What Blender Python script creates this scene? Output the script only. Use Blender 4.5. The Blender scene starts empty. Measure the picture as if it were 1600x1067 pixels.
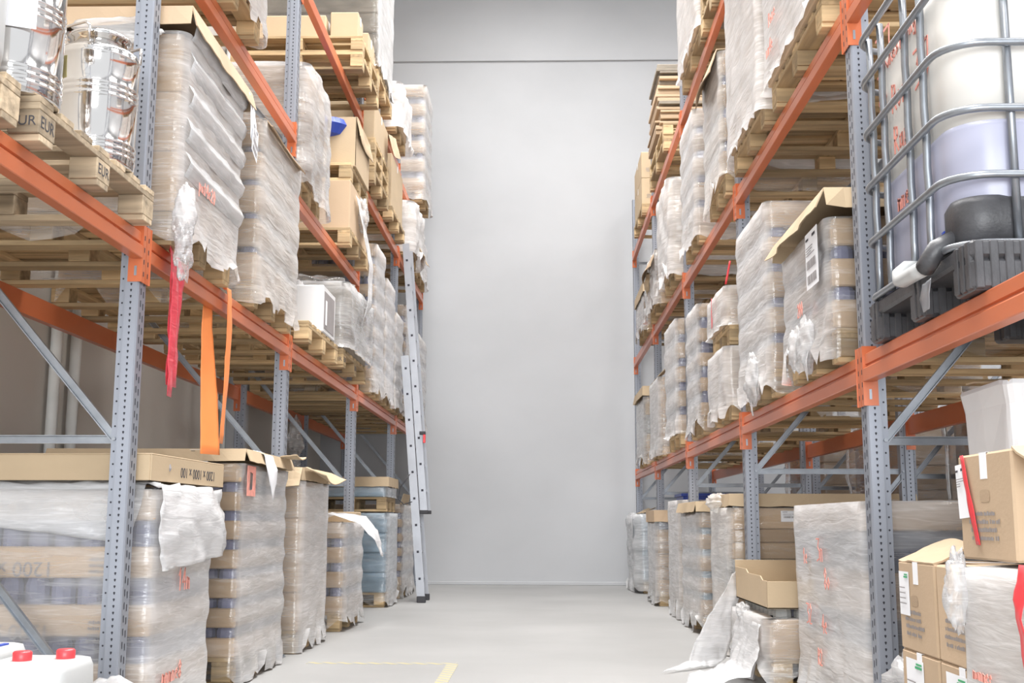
import bpy, math, random
from mathutils import Vector, Matrix, noise
random.seed(7)
SC = bpy.context.scene
COL = SC.collection
# ------------------------------------------------------------------ camera
CAM_H = 0.836
cam_d = bpy.data.cameras.new('camera'); cam = bpy.data.objects.new('camera', cam_d); COL.objects.link(cam)
cam_d.sensor_width = 36.0; cam_d.lens = 1790.8*36.0/1600.0; cam_d.clip_start = 0.05; cam_d.clip_end = 200
_r = Vector((0.99969147, 0.02467019, 0.00288737)); _u = Vector((0.00099441, -0.1559033, 0.98777182)); _f = Vector((-0.02481867, 0.9874642, 0.15587974))
cam.matrix_world = Matrix(((_r.x, _u.x, -_f.x, 0), (_r.y, _u.y, -_f.y, 0), (_r.z, _u.z, -_f.z, CAM_H), (0, 0, 0, 1)))
SC.camera = cam
# ------------------------------------------------------------------ world, lights, exposure
w = bpy.data.worlds.new('world'); SC.world = w; w.use_nodes = True
w.node_tree.nodes['Background'].inputs[0].default_value = (0.93, 0.96, 1.0, 1)
w.node_tree.nodes['Background'].inputs[1].default_value = 0.9
def area(name, loc, sx, sy, power, rot=(0, 0, 0), col=(1, 1, 1)):
    l = bpy.data.lights.new(name, 'AREA'); l.shape = 'RECTANGLE'; l.size = sx; l.size_y = sy; l.energy = power; l.color = col
    o = bpy.data.objects.new(name, l); COL.objects.link(o); o.location = loc; o.rotation_euler = rot; return o
for yy in (0.0, 3.2, 6.4, 9.6, 12.6):                        # rows of roof lights above the aisle
    o = area('roof_light', (-0.15, yy, 9.3), 2.3, 2.4, (230 if yy < 4 else 290) if yy < 12 else 200, col=(1, 0.985, 0.965)); o.data.spread = math.radians(142)
for yy in (2.0, 7.0, 12.0):                                  # roof lights over the next aisle on the right
    area('roof_light', (5.2, yy, 9.3), 1.6, 2.6, 240, col=(1, 0.985, 0.965))
area('front_fill', (0, -6.5, 2.0), 7.0, 4.0, 850, rot=(math.radians(90), 0, 0), col=(0.95, 0.98, 1))   # unseen fill light added behind the camera for near and low faces
SC.view_settings.view_transform = 'Standard'; SC.view_settings.look = 'None'; SC.view_settings.gamma = 1.0
SC.view_settings.use_curve_mapping = False
SC.view_settings.exposure = 0.34
# ------------------------------------------------------------------ materials
def new_mat(name):
    m = bpy.data.materials.new(name); m.use_nodes = True
    nt = m.node_tree; return m, nt, nt.nodes['Principled BSDF']
def link(nt, a, b): nt.links.new(a, b)
def node(nt, t, **kw):
    n = nt.nodes.new(t)
    for k, v in kw.items(): setattr(n, k, v)
    return n
def mat(name, col, rough=0.6, metal=0.0, var=0.08, scale=(6, 6, 6), bump=0.0, bscale=30, objvar=0.0, spec=0.5, detail=4):
    """principled with object-space noise mottling"""
    m, nt, b = new_mat(name)
    tc = node(nt, 'ShaderNodeTexCoord'); mp = node(nt, 'ShaderNodeMapping'); mp.inputs['Scale'].default_value = scale
    link(nt, tc.outputs['Object'], mp.inputs[0])
    nz = node(nt, 'ShaderNodeTexNoise'); nz.inputs['Scale'].default_value = 1.0; nz.inputs['Detail'].default_value = detail
    oi = node(nt, 'ShaderNodeObjectInfo')
    ad = node(nt, 'ShaderNodeVectorMath', operation='ADD'); link(nt, mp.outputs[0], ad.inputs[0])
    sc = node(nt, 'ShaderNodeVectorMath', operation='SCALE'); link(nt, oi.outputs['Random'], sc.inputs[3]); sc.inputs[0].default_value = (37, 53, 71)
    link(nt, sc.outputs[0], ad.inputs[1]); link(nt, ad.outputs[0], nz.inputs['Vector'])
    hs = node(nt, 'ShaderNodeHueSaturation'); hs.inputs['Color'].default_value = (*col, 1)
    mr = node(nt, 'ShaderNodeMapRange'); mr.inputs[1].default_value = 0.25; mr.inputs[2].default_value = 0.75
    mr.inputs[3].default_value = 1 - var; mr.inputs[4].default_value = 1 + var
    link(nt, nz.outputs[0], mr.inputs[0])
    mm = node(nt, 'ShaderNodeMath', operation='MULTIPLY_ADD'); mm.inputs[1].default_value = objvar*2; mm.inputs[2].default_value = 1 - objvar
    link(nt, oi.outputs['Random'], mm.inputs[0])
    mu = node(nt, 'ShaderNodeMath', operation='MULTIPLY'); link(nt, mr.outputs[0], mu.inputs[0]); link(nt, mm.outputs[0], mu.inputs[1])
    link(nt, mu.outputs[0], hs.inputs['Value']); link(nt, hs.outputs[0], b.inputs['Base Color'])
    b.inputs['Roughness'].default_value = rough; b.inputs['Metallic'].default_value = metal
    b.inputs['Specular IOR Level'].default_value = spec
    if bump:
        n2 = node(nt, 'ShaderNodeTexNoise'); n2.inputs['Scale'].default_value = bscale; link(nt, ad.outputs[0], n2.inputs['Vector'])
        bp = node(nt, 'ShaderNodeBump'); bp.inputs['Strength'].default_value = bump; bp.inputs['Distance'].default_value = 0.01
        link(nt, n2.outputs[0], bp.inputs['Height']); link(nt, bp.outputs[0], b.inputs['Normal'])
    return m
M = {}
M['steel'] = mat('blue grey steel', (0.28, 0.30, 0.345), 0.42, 0.3, 0.06, (3, 3, 3))
M['galv'] = mat('galvanised steel', (0.30, 0.32, 0.35), 0.36, 0.75, 0.15, (14, 14, 14))
M['orange'] = mat('orange paint', (0.54, 0.145, 0.058), 0.30, 0, 0.05, (3, 3, 3))
M['hole'] = mat('dark slot', (0.03, 0.03, 0.04), 0.8)
M['wood'] = mat('pallet wood', (0.45, 0.325, 0.18), 0.75, 0, 0.36, (2.2, 26, 26), 0.25, 2.0, 0.34)
M['wood_y'] = mat('pallet wood crosswise', (0.45, 0.325, 0.18), 0.75, 0, 0.36, (26, 2.2, 26), 0.25, 2.0, 0.34)
M['wood_old'] = mat('weathered pallet wood', (0.40, 0.315, 0.215), 0.85, 0, 0.45, (2.2, 22, 22), 0.35, 2.0, 0.3)
M['card'] = mat('cardboard', (0.51, 0.375, 0.25), 0.8, 0, 0.06, (3, 3, 5), 0.05, 20, 0.07)
M['card_l'] = mat('light cardboard', (0.49, 0.375, 0.245), 0.8, 0, 0.05, (3, 3, 5), 0.05, 20, 0.05)
M['card_d'] = mat('brown cardboard', (0.40, 0.29, 0.19), 0.8, 0, 0.08, (3, 3, 5), 0.05, 20, 0.08)
M['jar'] = mat('purple grey jars', (0.21, 0.22, 0.32), 0.22, 0, 0.25, (9, 9, 9), 0, 1, 0.1)
M['core'] = mat('dark goods', (0.16, 0.15, 0.18), 0.7)
M['bluewrap'] = mat('blue grey goods', (0.30, 0.40, 0.48), 0.35, 0, 0.35, (4, 4, 14))
M['navy'] = mat('navy wrapped goods', (0.05, 0.07, 0.12), 0.4, 0, 0.4, (4, 4, 9))
M['greygoods'] = mat('grey boards', (0.34, 0.34, 0.33), 0.6, 0, 0.3, (2, 2, 70))
M['olive'] = mat('olive brown boards', (0.26, 0.225, 0.18), 0.7, 0, 0.25, (6, 6, 14))
M['white'] = mat('white enamel', (0.72, 0.72, 0.73), 0.4, 0, 0.02)
M['paper'] = mat('white paper', (0.84, 0.85, 0.88), 0.7, 0, 0.03)
M['ink'] = mat('black ink', (0.05, 0.05, 0.06), 0.7)
M['ink_g'] = mat('grey ink', (0.27, 0.25, 0.25), 0.8)
M['green'] = mat('green print', (0.05, 0.35, 0.15), 0.6)
M['redink'] = mat('red marker', (0.80, 0.33, 0.27), 0.7, 0, 0.2, (40, 40, 40))
M['redplastic'] = mat('red plastic', (0.75, 0.05, 0.06), 0.35)
M['blueplastic'] = mat('blue plastic', (0.03, 0.07, 0.42), 0.35)
M['blackplastic'] = mat('black plastic', (0.055, 0.055, 0.06), 0.42, 0, 0.4, (12, 12, 12), 0.1, 8)
M['jerry'] = mat('white polyethylene', (0.50, 0.51, 0.51), 0.35, 0, 0.02)
M['tank'] = mat('milky polyethylene', (0.70, 0.685, 0.65), 0.38, 0, 0.04, (2, 2, 2))
M['tank_f'] = mat('filled polyethylene', (0.40, 0.41, 0.52), 0.3, 0, 0.12, (2, 2, 2))
M['pipe'] = mat('white pipe', (0.80, 0.80, 0.78), 0.5)
M['alu'] = mat('aluminium', (0.36, 0.37, 0.40), 0.36, 0.5, 0.08, (6, 6, 6))
M['chrome'] = mat('polished stainless', (0.70, 0.68, 0.66), 0.09, 1.0, 0.02)
M['yellowtag'] = mat('yellow paper', (0.80, 0.74, 0.40), 0.7)
M['strap_o'] = mat('orange plastic sheet', (0.86, 0.27, 0.08), 0.4, 0, 0.06)
M['rubber'] = mat('black rubber', (0.04, 0.04, 0.045), 0.7)
M['concrete'] = mat('pale concrete floor', (0.29, 0.288, 0.284), 0.5, 0, 0.13, (0.9, 0.9, 0.9), 0.03, 25, detail=10)
M['plaster'] = mat('white plaster wall', (0.45, 0.458, 0.475), 0.6, 0, 0.085, (0.55, 0.55, 0.75), 0.06, 9, detail=9)
M['greywall'] = mat('grey block wall', (0.50, 0.47, 0.43), 0.85, 0, 0.08, (0.5, 0.5, 0.5), 0.1, 14, detail=8)
M['tape_y'] = mat('pale yellow tape', (0.80, 0.72, 0.38), 0.6, 0, 0.1)
def hatch_tape():
    m = mat('hatched floor tape', (0.78, 0.70, 0.38), 0.6, 0, 0.1); nt = m.node_tree; b = nt.nodes['Principled BSDF']
    tc = node(nt, 'ShaderNodeTexCoord'); wv = node(nt, 'ShaderNodeTexWave'); wv.bands_direction = 'DIAGONAL'; wv.inputs['Scale'].default_value = 7.0
    link(nt, tc.outputs['Object'], wv.inputs['Vector'])
    rp = node(nt, 'ShaderNodeValToRGB'); rp.color_ramp.elements[0].position = 0.48; rp.color_ramp.elements[1].position = 0.52
    rp.color_ramp.elements[0].color = (0.30, 0.297, 0.285, 1); rp.color_ramp.elements[1].color = (0.42, 0.37, 0.20, 1)
    link(nt, wv.outputs[0], rp.inputs[0]); link(nt, rp.outputs[0], b.inputs['Base Color']); return m
M['tape'] = hatch_tape()
def film_mat(name, tint=(0.95, 0.95, 0.96), gain=1.0, wr=(1.3, 1.3, 7.0)):
    m, nt, b = new_mat(name)
    out = nt.nodes['Material Output']
    tc = node(nt, 'ShaderNodeTexCoord'); oi = node(nt, 'ShaderNodeObjectInfo')
    sc = node(nt, 'ShaderNodeVectorMath', operation='SCALE'); link(nt, oi.outputs['Random'], sc.inputs[3]); sc.inputs[0].default_value = (19, 31, 43)
    mp = node(nt, 'ShaderNodeMapping'); mp.inputs['Rotation'].default_value = (0.5, 0.25, 0.2); mp.inputs['Scale'].default_value = wr
    link(nt, tc.outputs['Object'], mp.inputs[0])
    ad = node(nt, 'ShaderNodeVectorMath', operation='ADD'); link(nt, mp.outputs[0], ad.inputs[0]); link(nt, sc.outputs[0], ad.inputs[1])
    n1 = node(nt, 'ShaderNodeTexNoise'); n1.inputs['Scale'].default_value = 2.0; n1.inputs['Detail'].default_value = 7; n1.inputs['Distortion'].default_value = 0.5
    link(nt, ad.outputs[0], n1.inputs['Vector'])
    n2 = node(nt, 'ShaderNodeTexNoise'); n2.inputs['Scale'].default_value = 3.0; n2.inputs['Detail'].default_value = 4; n2.inputs['Distortion'].default_value = 0.5
    mp2 = node(nt, 'ShaderNodeMapping'); mp2.inputs['Rotation'].default_value = (-0.85, 0.15, -0.3); mp2.inputs['Scale'].default_value = (1.2, 1.2, 9)
    ad2 = node(nt, 'ShaderNodeVectorMath', operation='ADD'); link(nt, tc.outputs['Object'], mp2.inputs[0]); link(nt, mp2.outputs[0], ad2.inputs[0]); link(nt, sc.outputs[0], ad2.inputs[1])
    link(nt, ad2.outputs[0], n2.inputs['Vector'])
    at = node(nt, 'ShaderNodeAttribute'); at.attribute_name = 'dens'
    lw = node(nt, 'ShaderNodeLayerWeight'); lw.inputs['Blend'].default_value = 0.35
    a1 = node(nt, 'ShaderNodeMath', operation='MULTIPLY_ADD'); a1.inputs[1].default_value = 1.0; a1.inputs[2].default_value = -0.5
    link(nt, n1.outputs[0], a1.inputs[0])
    a2 = node(nt, 'ShaderNodeMath', operation='MULTIPLY'); link(nt, a1.outputs[0], a2.inputs[0]); a2.inputs[1].default_value = 0.62
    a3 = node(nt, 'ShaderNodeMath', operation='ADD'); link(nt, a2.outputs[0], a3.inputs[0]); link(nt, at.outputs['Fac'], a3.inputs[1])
    a4 = node(nt, 'ShaderNodeMath', operation='MULTIPLY_ADD'); link(nt, lw.outputs['Facing'], a4.inputs[0]); a4.inputs[1].default_value = 0.10; link(nt, a3.outputs[0], a4.inputs[2])
    a5 = node(nt, 'ShaderNodeMath', operation='MULTIPLY'); link(nt, a4.outputs[0], a5.inputs[0]); a5.inputs[1].default_value = gain
    n3 = node(nt, 'ShaderNodeTexNoise'); n3.inputs['Scale'].default_value = 2.2; n3.inputs['Detail'].default_value = 2; n3.inputs['Distortion'].default_value = 0.25
    mp3 = node(nt, 'ShaderNodeMapping'); mp3.inputs['Rotation'].default_value = (-0.9, 0.2, -0.4); mp3.inputs['Scale'].default_value = (1.0, 1.0, 13)
    link(nt, tc.outputs['Object'], mp3.inputs[0]); ad3 = node(nt, 'ShaderNodeVectorMath', operation='ADD'); link(nt, mp3.outputs[0], ad3.inputs[0]); link(nt, sc.outputs[0], ad3.inputs[1]); link(nt, ad3.outputs[0], n3.inputs['Vector'])
    r1 = node(nt, 'ShaderNodeMath', operation='SUBTRACT'); link(nt, n3.outputs[0], r1.inputs[0]); r1.inputs[1].default_value = 0.5
    r2 = node(nt, 'ShaderNodeMath', operation='ABSOLUTE'); link(nt, r1.outputs[0], r2.inputs[0])
    r3 = node(nt, 'ShaderNodeMapRange'); r3.inputs[1].default_value = 0.0; r3.inputs[2].default_value = 0.03; r3.inputs[3].default_value = 0.13; r3.inputs[4].default_value = 0.0; link(nt, r2.outputs[0], r3.inputs[0])
    r4 = node(nt, 'ShaderNodeMath', operation='ADD'); link(nt, a5.outputs[0], r4.inputs[0]); link(nt, r3.outputs[0], r4.inputs[1])
    cl = node(nt, 'ShaderNodeClamp'); cl.inputs['Min'].default_value = 0.04; cl.inputs['Max'].default_value = 0.96; link(nt, r4.outputs[0], cl.inputs[0])
    bp = node(nt, 'ShaderNodeBump'); bp.inputs['Strength'].default_value = 0.5; bp.inputs['Distance'].default_value = 0.015; link(nt, n2.outputs[0], bp.inputs['Height'])
    b.inputs['Base Color'].default_value = (*tint, 1); b.inputs['Roughness'].default_value = 0.15; link(nt, bp.outputs[0], b.inputs['Normal'])
    tl = node(nt, 'ShaderNodeBsdfTranslucent'); tl.inputs[0].default_value = (*tint, 1); link(nt, bp.outputs[0], tl.inputs['Normal'])
    mx = node(nt, 'ShaderNodeMixShader'); mx.inputs[0].default_value = 0.3; link(nt, b.outputs[0], mx.inputs[1]); link(nt, tl.outputs[0], mx.inputs[2])
    tr = node(nt, 'ShaderNodeBsdfTransparent')
    gl = node(nt, 'ShaderNodeBsdfGlossy'); gl.inputs['Roughness'].default_value = 0.12; gl.inputs[0].default_value = (1, 1, 1, 1); link(nt, bp.outputs[0], gl.inputs['Normal'])
    fr = node(nt, 'ShaderNodeFresnel'); fr.inputs[0].default_value = 1.45; link(nt, bp.outputs[0], fr.inputs['Normal'])
    m1 = node(nt, 'ShaderNodeMixShader'); link(nt, fr.outputs[0], m1.inputs[0]); link(nt, tr.outputs[0], m1.inputs[1]); link(nt, gl.outputs[0], m1.inputs[2])
    m2 = node(nt, 'ShaderNodeMixShader'); link(nt, cl.outputs[0], m2.inputs[0]); link(nt, m1.outputs[0], m2.inputs[1]); link(nt, mx.outputs[0], m2.inputs[2])
    link(nt, m2.outputs[0], out.inputs['Surface']); return m
M['film'] = film_mat('stretch film')
M['film_w'] = film_mat('warm stretch film', (0.95, 0.935, 0.915))
M['film_red'] = film_mat('red film', (0.85, 0.10, 0.14))
# ------------------------------------------------------------------ mesh builder
class MB:
    def __init__(s): s.v = []; s.f = []; s.m = []; s.mats = []; s.d = []
    def mi(s, m):
        if m not in s.mats: s.mats.append(m)
        return s.mats.index(m)
    def add(s, vs, fs, m, dens=0.5):
        b = len(s.v); k = s.mi(m); s.v += [tuple(p) for p in vs]; s.d += [dens]*len(vs) if not isinstance(dens, list) else dens
        for f in fs: s.f.append(tuple(b + i for i in f)); s.m.append(k)
        return s
    def box(s, x0, x1, y0, y1, z0, z1, m, bev=0.0):
        x0, x1 = sorted((x0, x1)); y0, y1 = sorted((y0, y1)); z0, z1 = sorted((z0, z1))
        b = min(bev, (x1 - x0)*.45, (y1 - y0)*.45, (z1 - z0)*.45)
        if b <= 0:
            vs = [(x, y, z) for z in (z0, z1) for y in (y0, y1) for x in (x0, x1)]
            return s.add(vs, [(0, 2, 3, 1), (4, 5, 7, 6), (0, 1, 5, 4), (2, 6, 7, 3), (0, 4, 6, 2), (1, 3, 7, 5)], m)
        vs = []; idx = {}
        for i in (0, 1):
            for j in (0, 1):
                for k in (0, 1):
                    X = (x0, x1)[i]; Y = (y0, y1)[j]; Z = (z0, z1)[k]; sx = (b, -b)[i]; sy = (b, -b)[j]; sz = (b, -b)[k]
                    for a, p in enumerate(((X, Y + sy, Z + sz), (X + sx, Y, Z + sz), (X + sx, Y + sy, Z))):
                        idx[i, j, k, a] = len(vs); vs.append(p)
        F = []
        for i in (0, 1):
            q = [idx[i, 0, 0, 0], idx[i, 1, 0, 0], idx[i, 1, 1, 0], idx[i, 0, 1, 0]]; F.append(q if i else q[::-1])
            q = [idx[0, i, 0, 1], idx[1, i, 0, 1], idx[1, i, 1, 1], idx[0, i, 1, 1]]; F.append(q if not i else q[::-1])
            q = [idx[0, 0, i, 2], idx[1, 0, i, 2], idx[1, 1, i, 2], idx[0, 1, i, 2]]; F.append(q if i else q[::-1])
            for j in (0, 1):
                F.append([idx[i, j, 0, 0], idx[i, j, 1, 0], idx[i, j, 1, 1], idx[i, j, 0, 1]][::1 if i == j else -1])
                F.append([idx[i, 0, j, 0], idx[i, 1, j, 0], idx[i, 1, j, 2], idx[i, 0, j, 2]][::-1 if i == j else 1])
                F.append([idx[0, i, j, 1], idx[1, i, j, 1], idx[1, i, j, 2], idx[0, i, j, 2]][::1 if i == j else -1])
                for k in (0, 1):
                    t = [idx[i, j, k, 0], idx[i, j, k, 1], idx[i, j, k, 2]]; F.append(t if (i + j + k) % 2 else t[::-1])
        return s.add(vs, F, m)
    def prism(s, poly, z0, z1, m):            # polygon in xy extruded in z
        n = len(poly); vs = [(x, y, z0) for x, y in poly] + [(x, y, z1) for x, y in poly]
        fs = [(i, (i + 1) % n, n + (i + 1) % n, n + i) for i in range(n)] + [tuple(range(n))[::-1], tuple(range(n, 2*n))]
        return s.add(vs, fs, m)
    def extr(s, prof, o, u, v, w, L, m):      # profile points (a,b) -> o+a*u+b*v, extruded L along w
        o, u, v, w = map(Vector, (o, u, v, w)); n = len(prof)
        vs = [o + a*u + b*v for a, b in prof] + [o + a*u + b*v + L*w for a, b in prof]
        fs = [(i, (i + 1) % n, n + (i + 1) % n, n + i) for i in range(n)] + [tuple(range(n))[::-1], tuple(range(n, 2*n))]
        return s.add(vs, fs, m)
    def tube(s, pts, r, m, n=10, closed=False):
        pts = [Vector(p) for p in pts]; N = len(pts); rings = []
        up = None
        for i, p in enumerate(pts):
            a = pts[(i - 1) % N] if (closed or i) else p; b = pts[(i + 1) % N] if (closed or i < N - 1) else p
            t = (b - a).normalized()
            if up is None: up = Vector((0, 0, 1)) if abs(t.z) < .9 else Vector((1, 0, 0))
            x = t.cross(up).normalized(); y = x.cross(t); up = y
            rings.append([p + r*(math.cos(2*math.pi*k/n)*x + math.sin(2*math.pi*k/n)*y) for k in range(n)])
        vs = [q for R in rings for q in R]; fs = []
        for i in range(N if closed else N - 1):
            for k in range(n):
                a = i*n; b = ((i + 1) % N)*n; fs.append((a + k, a + (k + 1) % n, b + (k + 1) % n, b + k))
        if not closed: fs += [tuple(range(n))[::-1], tuple(range((N - 1)*n, N*n))]
        return s.add(vs, fs, m)
    def lathe(s, prof, c, m, n=40):           # profile (r,z) around z at c
        vs = []; fs = []
        for r, z in prof:
            for k in range(n): vs.append((c[0] + r*math.cos(2*math.pi*k/n), c[1] + r*math.sin(2*math.pi*k/n), c[2] + z))
        for i in range(len(prof) - 1):
            for k in range(n): fs.append((i*n + k, i*n + (k + 1) % n, (i + 1)*n + (k + 1) % n, (i + 1)*n + k))
        fs += [tuple(range(n))[::-1], tuple(range((len(prof) - 1)*n, len(prof)*n))]
        return s.add(vs, fs, m)
    def cyl(s, c, r, z0, z1, m, n=12): return s.lathe([(r, z0), (r, z1)], (c[0], c[1], 0), m, n)
    def mesh(s, name, smooth=False):
        me = bpy.data.meshes.new(name); me.from_pydata(s.v, [], s.f)
        for mm in s.mats: me.materials.append(M[mm])
        me.polygons.foreach_set('material_index', s.m)
        if smooth: me.polygons.foreach_set('use_smooth', [True]*len(s.f))
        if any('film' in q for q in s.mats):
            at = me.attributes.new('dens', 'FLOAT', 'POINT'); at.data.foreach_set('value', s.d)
        me.update(); return me
    def obj(s, name, parent=None, loc=None, smooth=False):
        return put(name, s.mesh(name, smooth), parent, loc)
def put(name, me, parent=None, loc=None):
    o = bpy.data.objects.new(name, me); COL.objects.link(o)
    if parent is not None: o.parent = parent
    if loc is not None: o.location = loc
    return o
def tag(o, label, cat, group=None):
    o['label'] = label; o['category'] = cat
    if group: o['group'] = group
    return o
def thing(name, label, cat, loc=(0, 0, 0), group=None, rz=0.0):
    o = bpy.data.objects.new(name, None); COL.objects.link(o); o.location = loc; o.rotation_euler = (0, 0, rz); o.empty_display_size = 0.1
    return tag(o, label, cat, group)
def struct(o): o['kind'] = 'structure'; return o
def copy_tree(o, parent=None):
    c = o.copy(); COL.objects.link(c)
    if parent is not None: c.parent = parent
    for ch in list(o.children): copy_tree(ch, c)
    return c
def text(name, parent, txt, size, origin, xd, yd, m, centre=True):
    """flat lettering, origin at the text centre; xd = reading direction, yd = up"""
    cu = bpy.data.curves.new('t', 'FONT'); cu.body = txt; cu.size = size; cu.extrude = 0.0004
    if centre: cu.align_x = 'CENTER'; cu.align_y = 'CENTER'
    t = bpy.data.objects.new('t', cu); COL.objects.link(t)
    me = bpy.data.meshes.new_from_object(t); bpy.data.objects.remove(t)
    me.materials.clear(); me.materials.append(M[m])
    xd = Vector(xd).normalized(); yd = Vector(yd).normalized(); zd = xd.cross(yd)
    o = put(name, me, parent)
    o.matrix_local = Matrix(((xd.x, yd.x, zd.x, origin[0]), (xd.y, yd.y, zd.y, origin[1]), (xd.z, yd.z, zd.z, origin[2]), (0, 0, 0, 1)))
    return o
GL = {'3': [[(0, 1), (.6, 1), (.3, .62), (.65, .45), (.6, .1), (.05, 0)]], 'J': [[(.1, 1), (.6, 1), (.5, .2), (.3, 0), (.05, .2)]],
      'R': [[(.1, 0), (.15, 1), (.55, .9), (.55, .6), (.15, .5), (.65, 0)]], 'e': [[(.1, .35), (.5, .4), (.4, .6), (.15, .5), (.15, .1), (.5, .05)]],
      's': [[(.5, .55), (.2, .5), (.45, .25), (.1, .05)]], 't': [[(.3, .9), (.3, 0)], [(.05, .6), (.55, .6)]],
      'm': [[(.05, 0), (.1, .55), (.3, .45), (.32, 0), (.35, .5), (.55, .45), (.6, 0)]], 'o': [[(.3, .55), (.08, .3), (.3, .02), (.55, .3), (.3, .55)]],
      'n': [[(.1, 0), (.12, .55), (.45, .5), (.5, 0)]], 'g': [[(.5, .5), (.15, .45), (.2, .1), (.5, .15), (.5, .5), (.45, -.4), (.1, -.3)]],
      'a': [[(.5, .5), (.15, .45), (.15, .05), (.5, .1), (.5, .5), (.6, 0)]], 'p': [[(.1, .55), (.15, -.4)], [(.12, .5), (.5, .45), (.45, .05), (.15, .1)]],
      '1': [[(.1, .7), (.35, 1), (.35, 0)]], '8': [[(.35, .5), (.1, .75), (.35, 1), (.6, .75), (.1, .25), (.35, 0), (.6, .25), (.35, .5)]],
      '2': [[(.08, .8), (.35, 1), (.58, .75), (.08, 0), (.62, .02)]], '0': [[(.3, 1), (.05, .5), (.3, 0), (.55, .5), (.3, 1)]], 'O': [[(.3, 1), (.05, .5), (.3, 0), (.55, .5), (.3, 1)]],
      '4': [[(.45, 0), (.45, 1), (.05, .35), (.65, .35)]], '5': [[(.55, 1), (.12, 1), (.1, .58), (.5, .5), (.5, .1), (.05, 0)]]}
def scrawl(name, parent, txt, h, origin, xd, yd, m='redink', wd=0.012, lift=0.0015):
    """hand-written marker strokes as thin flat ribbons; origin = lower left"""
    mb = MB(); xd = Vector(xd).normalized(); yd = Vector(yd).normalized(); nn = xd.cross(yd); o = Vector(origin); cx = 0
    for ch in txt:
        for st in GL.get(ch, []):
            P = [o + (cx + a*h*.8)*xd + b*h*yd for a, b in st]
            for a, b in zip(P, P[1:]):
                d = (b - a).normalized(); q = nn.cross(d)*wd/2; e = d*wd*.35
                vs = [a - e - q, a - e + q, b + e + q, b + e - q]; vs = [v + nn*lift for v in vs] + [v - nn*lift*.5 for v in vs]
                mb.add(vs, [(0, 3, 2, 1), (4, 5, 6, 7), (0, 1, 5, 4), (1, 2, 6, 5), (2, 3, 7, 6), (3, 0, 4, 7)], m)
        cx += h*.62
    return mb.obj(name, parent)
def nz(x, y, z): return noise.noise((x, y, z))
# ------------------------------------------------------------------ room
WALL_Y = 15.84
struct(MB().box(-3.05, 7.2, -12, WALL_Y + .3, -.2, 0, 'concrete').obj('floor'))
struct(MB().box(-3.35, 7.5, WALL_Y, WALL_Y + .3, 0, 7.46, 'plaster').obj('wall_back'))
struct(MB().box(-3.35, 7.5, WALL_Y - .03, WALL_Y + .3, 7.46, 9.5, 'plaster', .006).obj('trim_1'))
struct(MB().box(-3.05, 7.2, WALL_Y - .02, WALL_Y, 0, .045, 'plaster', .004).obj('baseboard_back'))
struct(MB().box(-3.35, -3.05, -1.0, WALL_Y, 0, 9.5, 'greywall').obj('wall_left'))
struct(MB().box(7.2, 7.5, -1.0, WALL_Y, 0, 9.5, 'plaster').obj('wall_right'))
struct(MB().box(-3.35, 7.5, -1.0, WALL_Y + .3, 9.5, 9.7, 'plaster').obj('ceiling'))
for k, (yy, lab) in enumerate(((6.95, 'white wall pipe seen left of the red hanging film strip'), (7.25, 'white wall pipe beside the red hanging film strip'),
                               (10.45, 'thin white wall pipe behind the second left post'), (10.72, 'thin white wall pipe closest to the second left post'))):
    t = thing('wall_pipe', lab, 'pipe', (-3.0, yy, 0), 'pipes on the left wall')
    MB().tube([(0, 0, 0), (0, 0, 9.4)], .035, 'pipe', 12).obj('pipe_run', t, smooth=True)
    for z in (1.0, 2.6, 4.2): MB().lathe([(.036, -.012), (.045, -.012), (.045, .012), (.036, .012)], (0, 0, z), 'galv', 12).obj('pipe_clamp', t)
# pillar on the left wall, upper part seen between the cartons
struct(MB().box(-3.05, -2.86, 10.75, 11.15, 0, 9.5, 'plaster', .01).obj('trim_2'))
# floor marking tape
tag(MB().box(-1.40, -.50, 7.02, 7.09, .0, .0015, 'tape').obj('floor_marking_tape'), 'faded yellow hatched tape running across the floor', 'tape')
tag(MB().box(-.56, -.49, 5.6, 7.015, .0, .0015, 'tape').obj('floor_marking_tape'), 'short yellow hatched tape running towards the viewer on the floor', 'tape')
# ------------------------------------------------------------------ racking
XL, XR = -1.614, 1.276
UL = [1.77, 4.51, 7.24, 9.98, 12.72, 15.44]
UR = [1.79, 4.54, 7.29, 10.05, 12.83, 15.56]
PW = .09; H_RACK = 8.0
def post_mesh(s, H_RACK):
    mb = MB()
    prof = [(0, .006), (.006, 0), (.055, 0), (.055, .014), (.082, .014), (.082, .076), (.055, .076), (.055, .09), (.006, .09), (0, .084)]
    P = [(s*a, y) for a, y in prof]
    if s < 0: P = P[::-1]
    mb.prism(P, 0.006, H_RACK, 'steel')
    e = .0007
    n = int(H_RACK/.05) - 2
    for i in range(n):
        z = .06 + .05*i
        for (yc, dz) in ((.030, 0), (.058, -.009)):
            q = [(-s*e, yc - .005, z + dz + .012), (-s*e, yc + .004, z + dz + .014), (-s*e, yc + .005, z + dz - .012), (-s*e, yc - .003, z + dz - .015)]
            mb.add(q, [(0, 1, 2, 3)], 'hole')
        for y, sg in ((-e, 1), (.09 + e, -1)):
            for dz in (0, .025):
                zz = z + dz; q = [(s*(.03 + a), y, zz + b) for a, b in ((-.004, .004), (0, .0055), (.004, .004), (.004, 0), (.001, -.006), (-.001, -.006), (-.004, 0))]
                mb.add(q, [tuple(range(7))], 'hole')
        for y in (.014 - e, .076 + e):
            q = [(s*(.069 + .0042*math.cos(k*math.pi/3)), y, z + .0042*math.sin(k*math.pi/3)) for k in range(6)]
            mb.add(q, [tuple(range(6))], 'hole')
    return mb.mesh('post')
POST = {(s, h): post_mesh(s, h) for s in (-1, 1) for h in (8.0, 5.3)}
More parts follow.
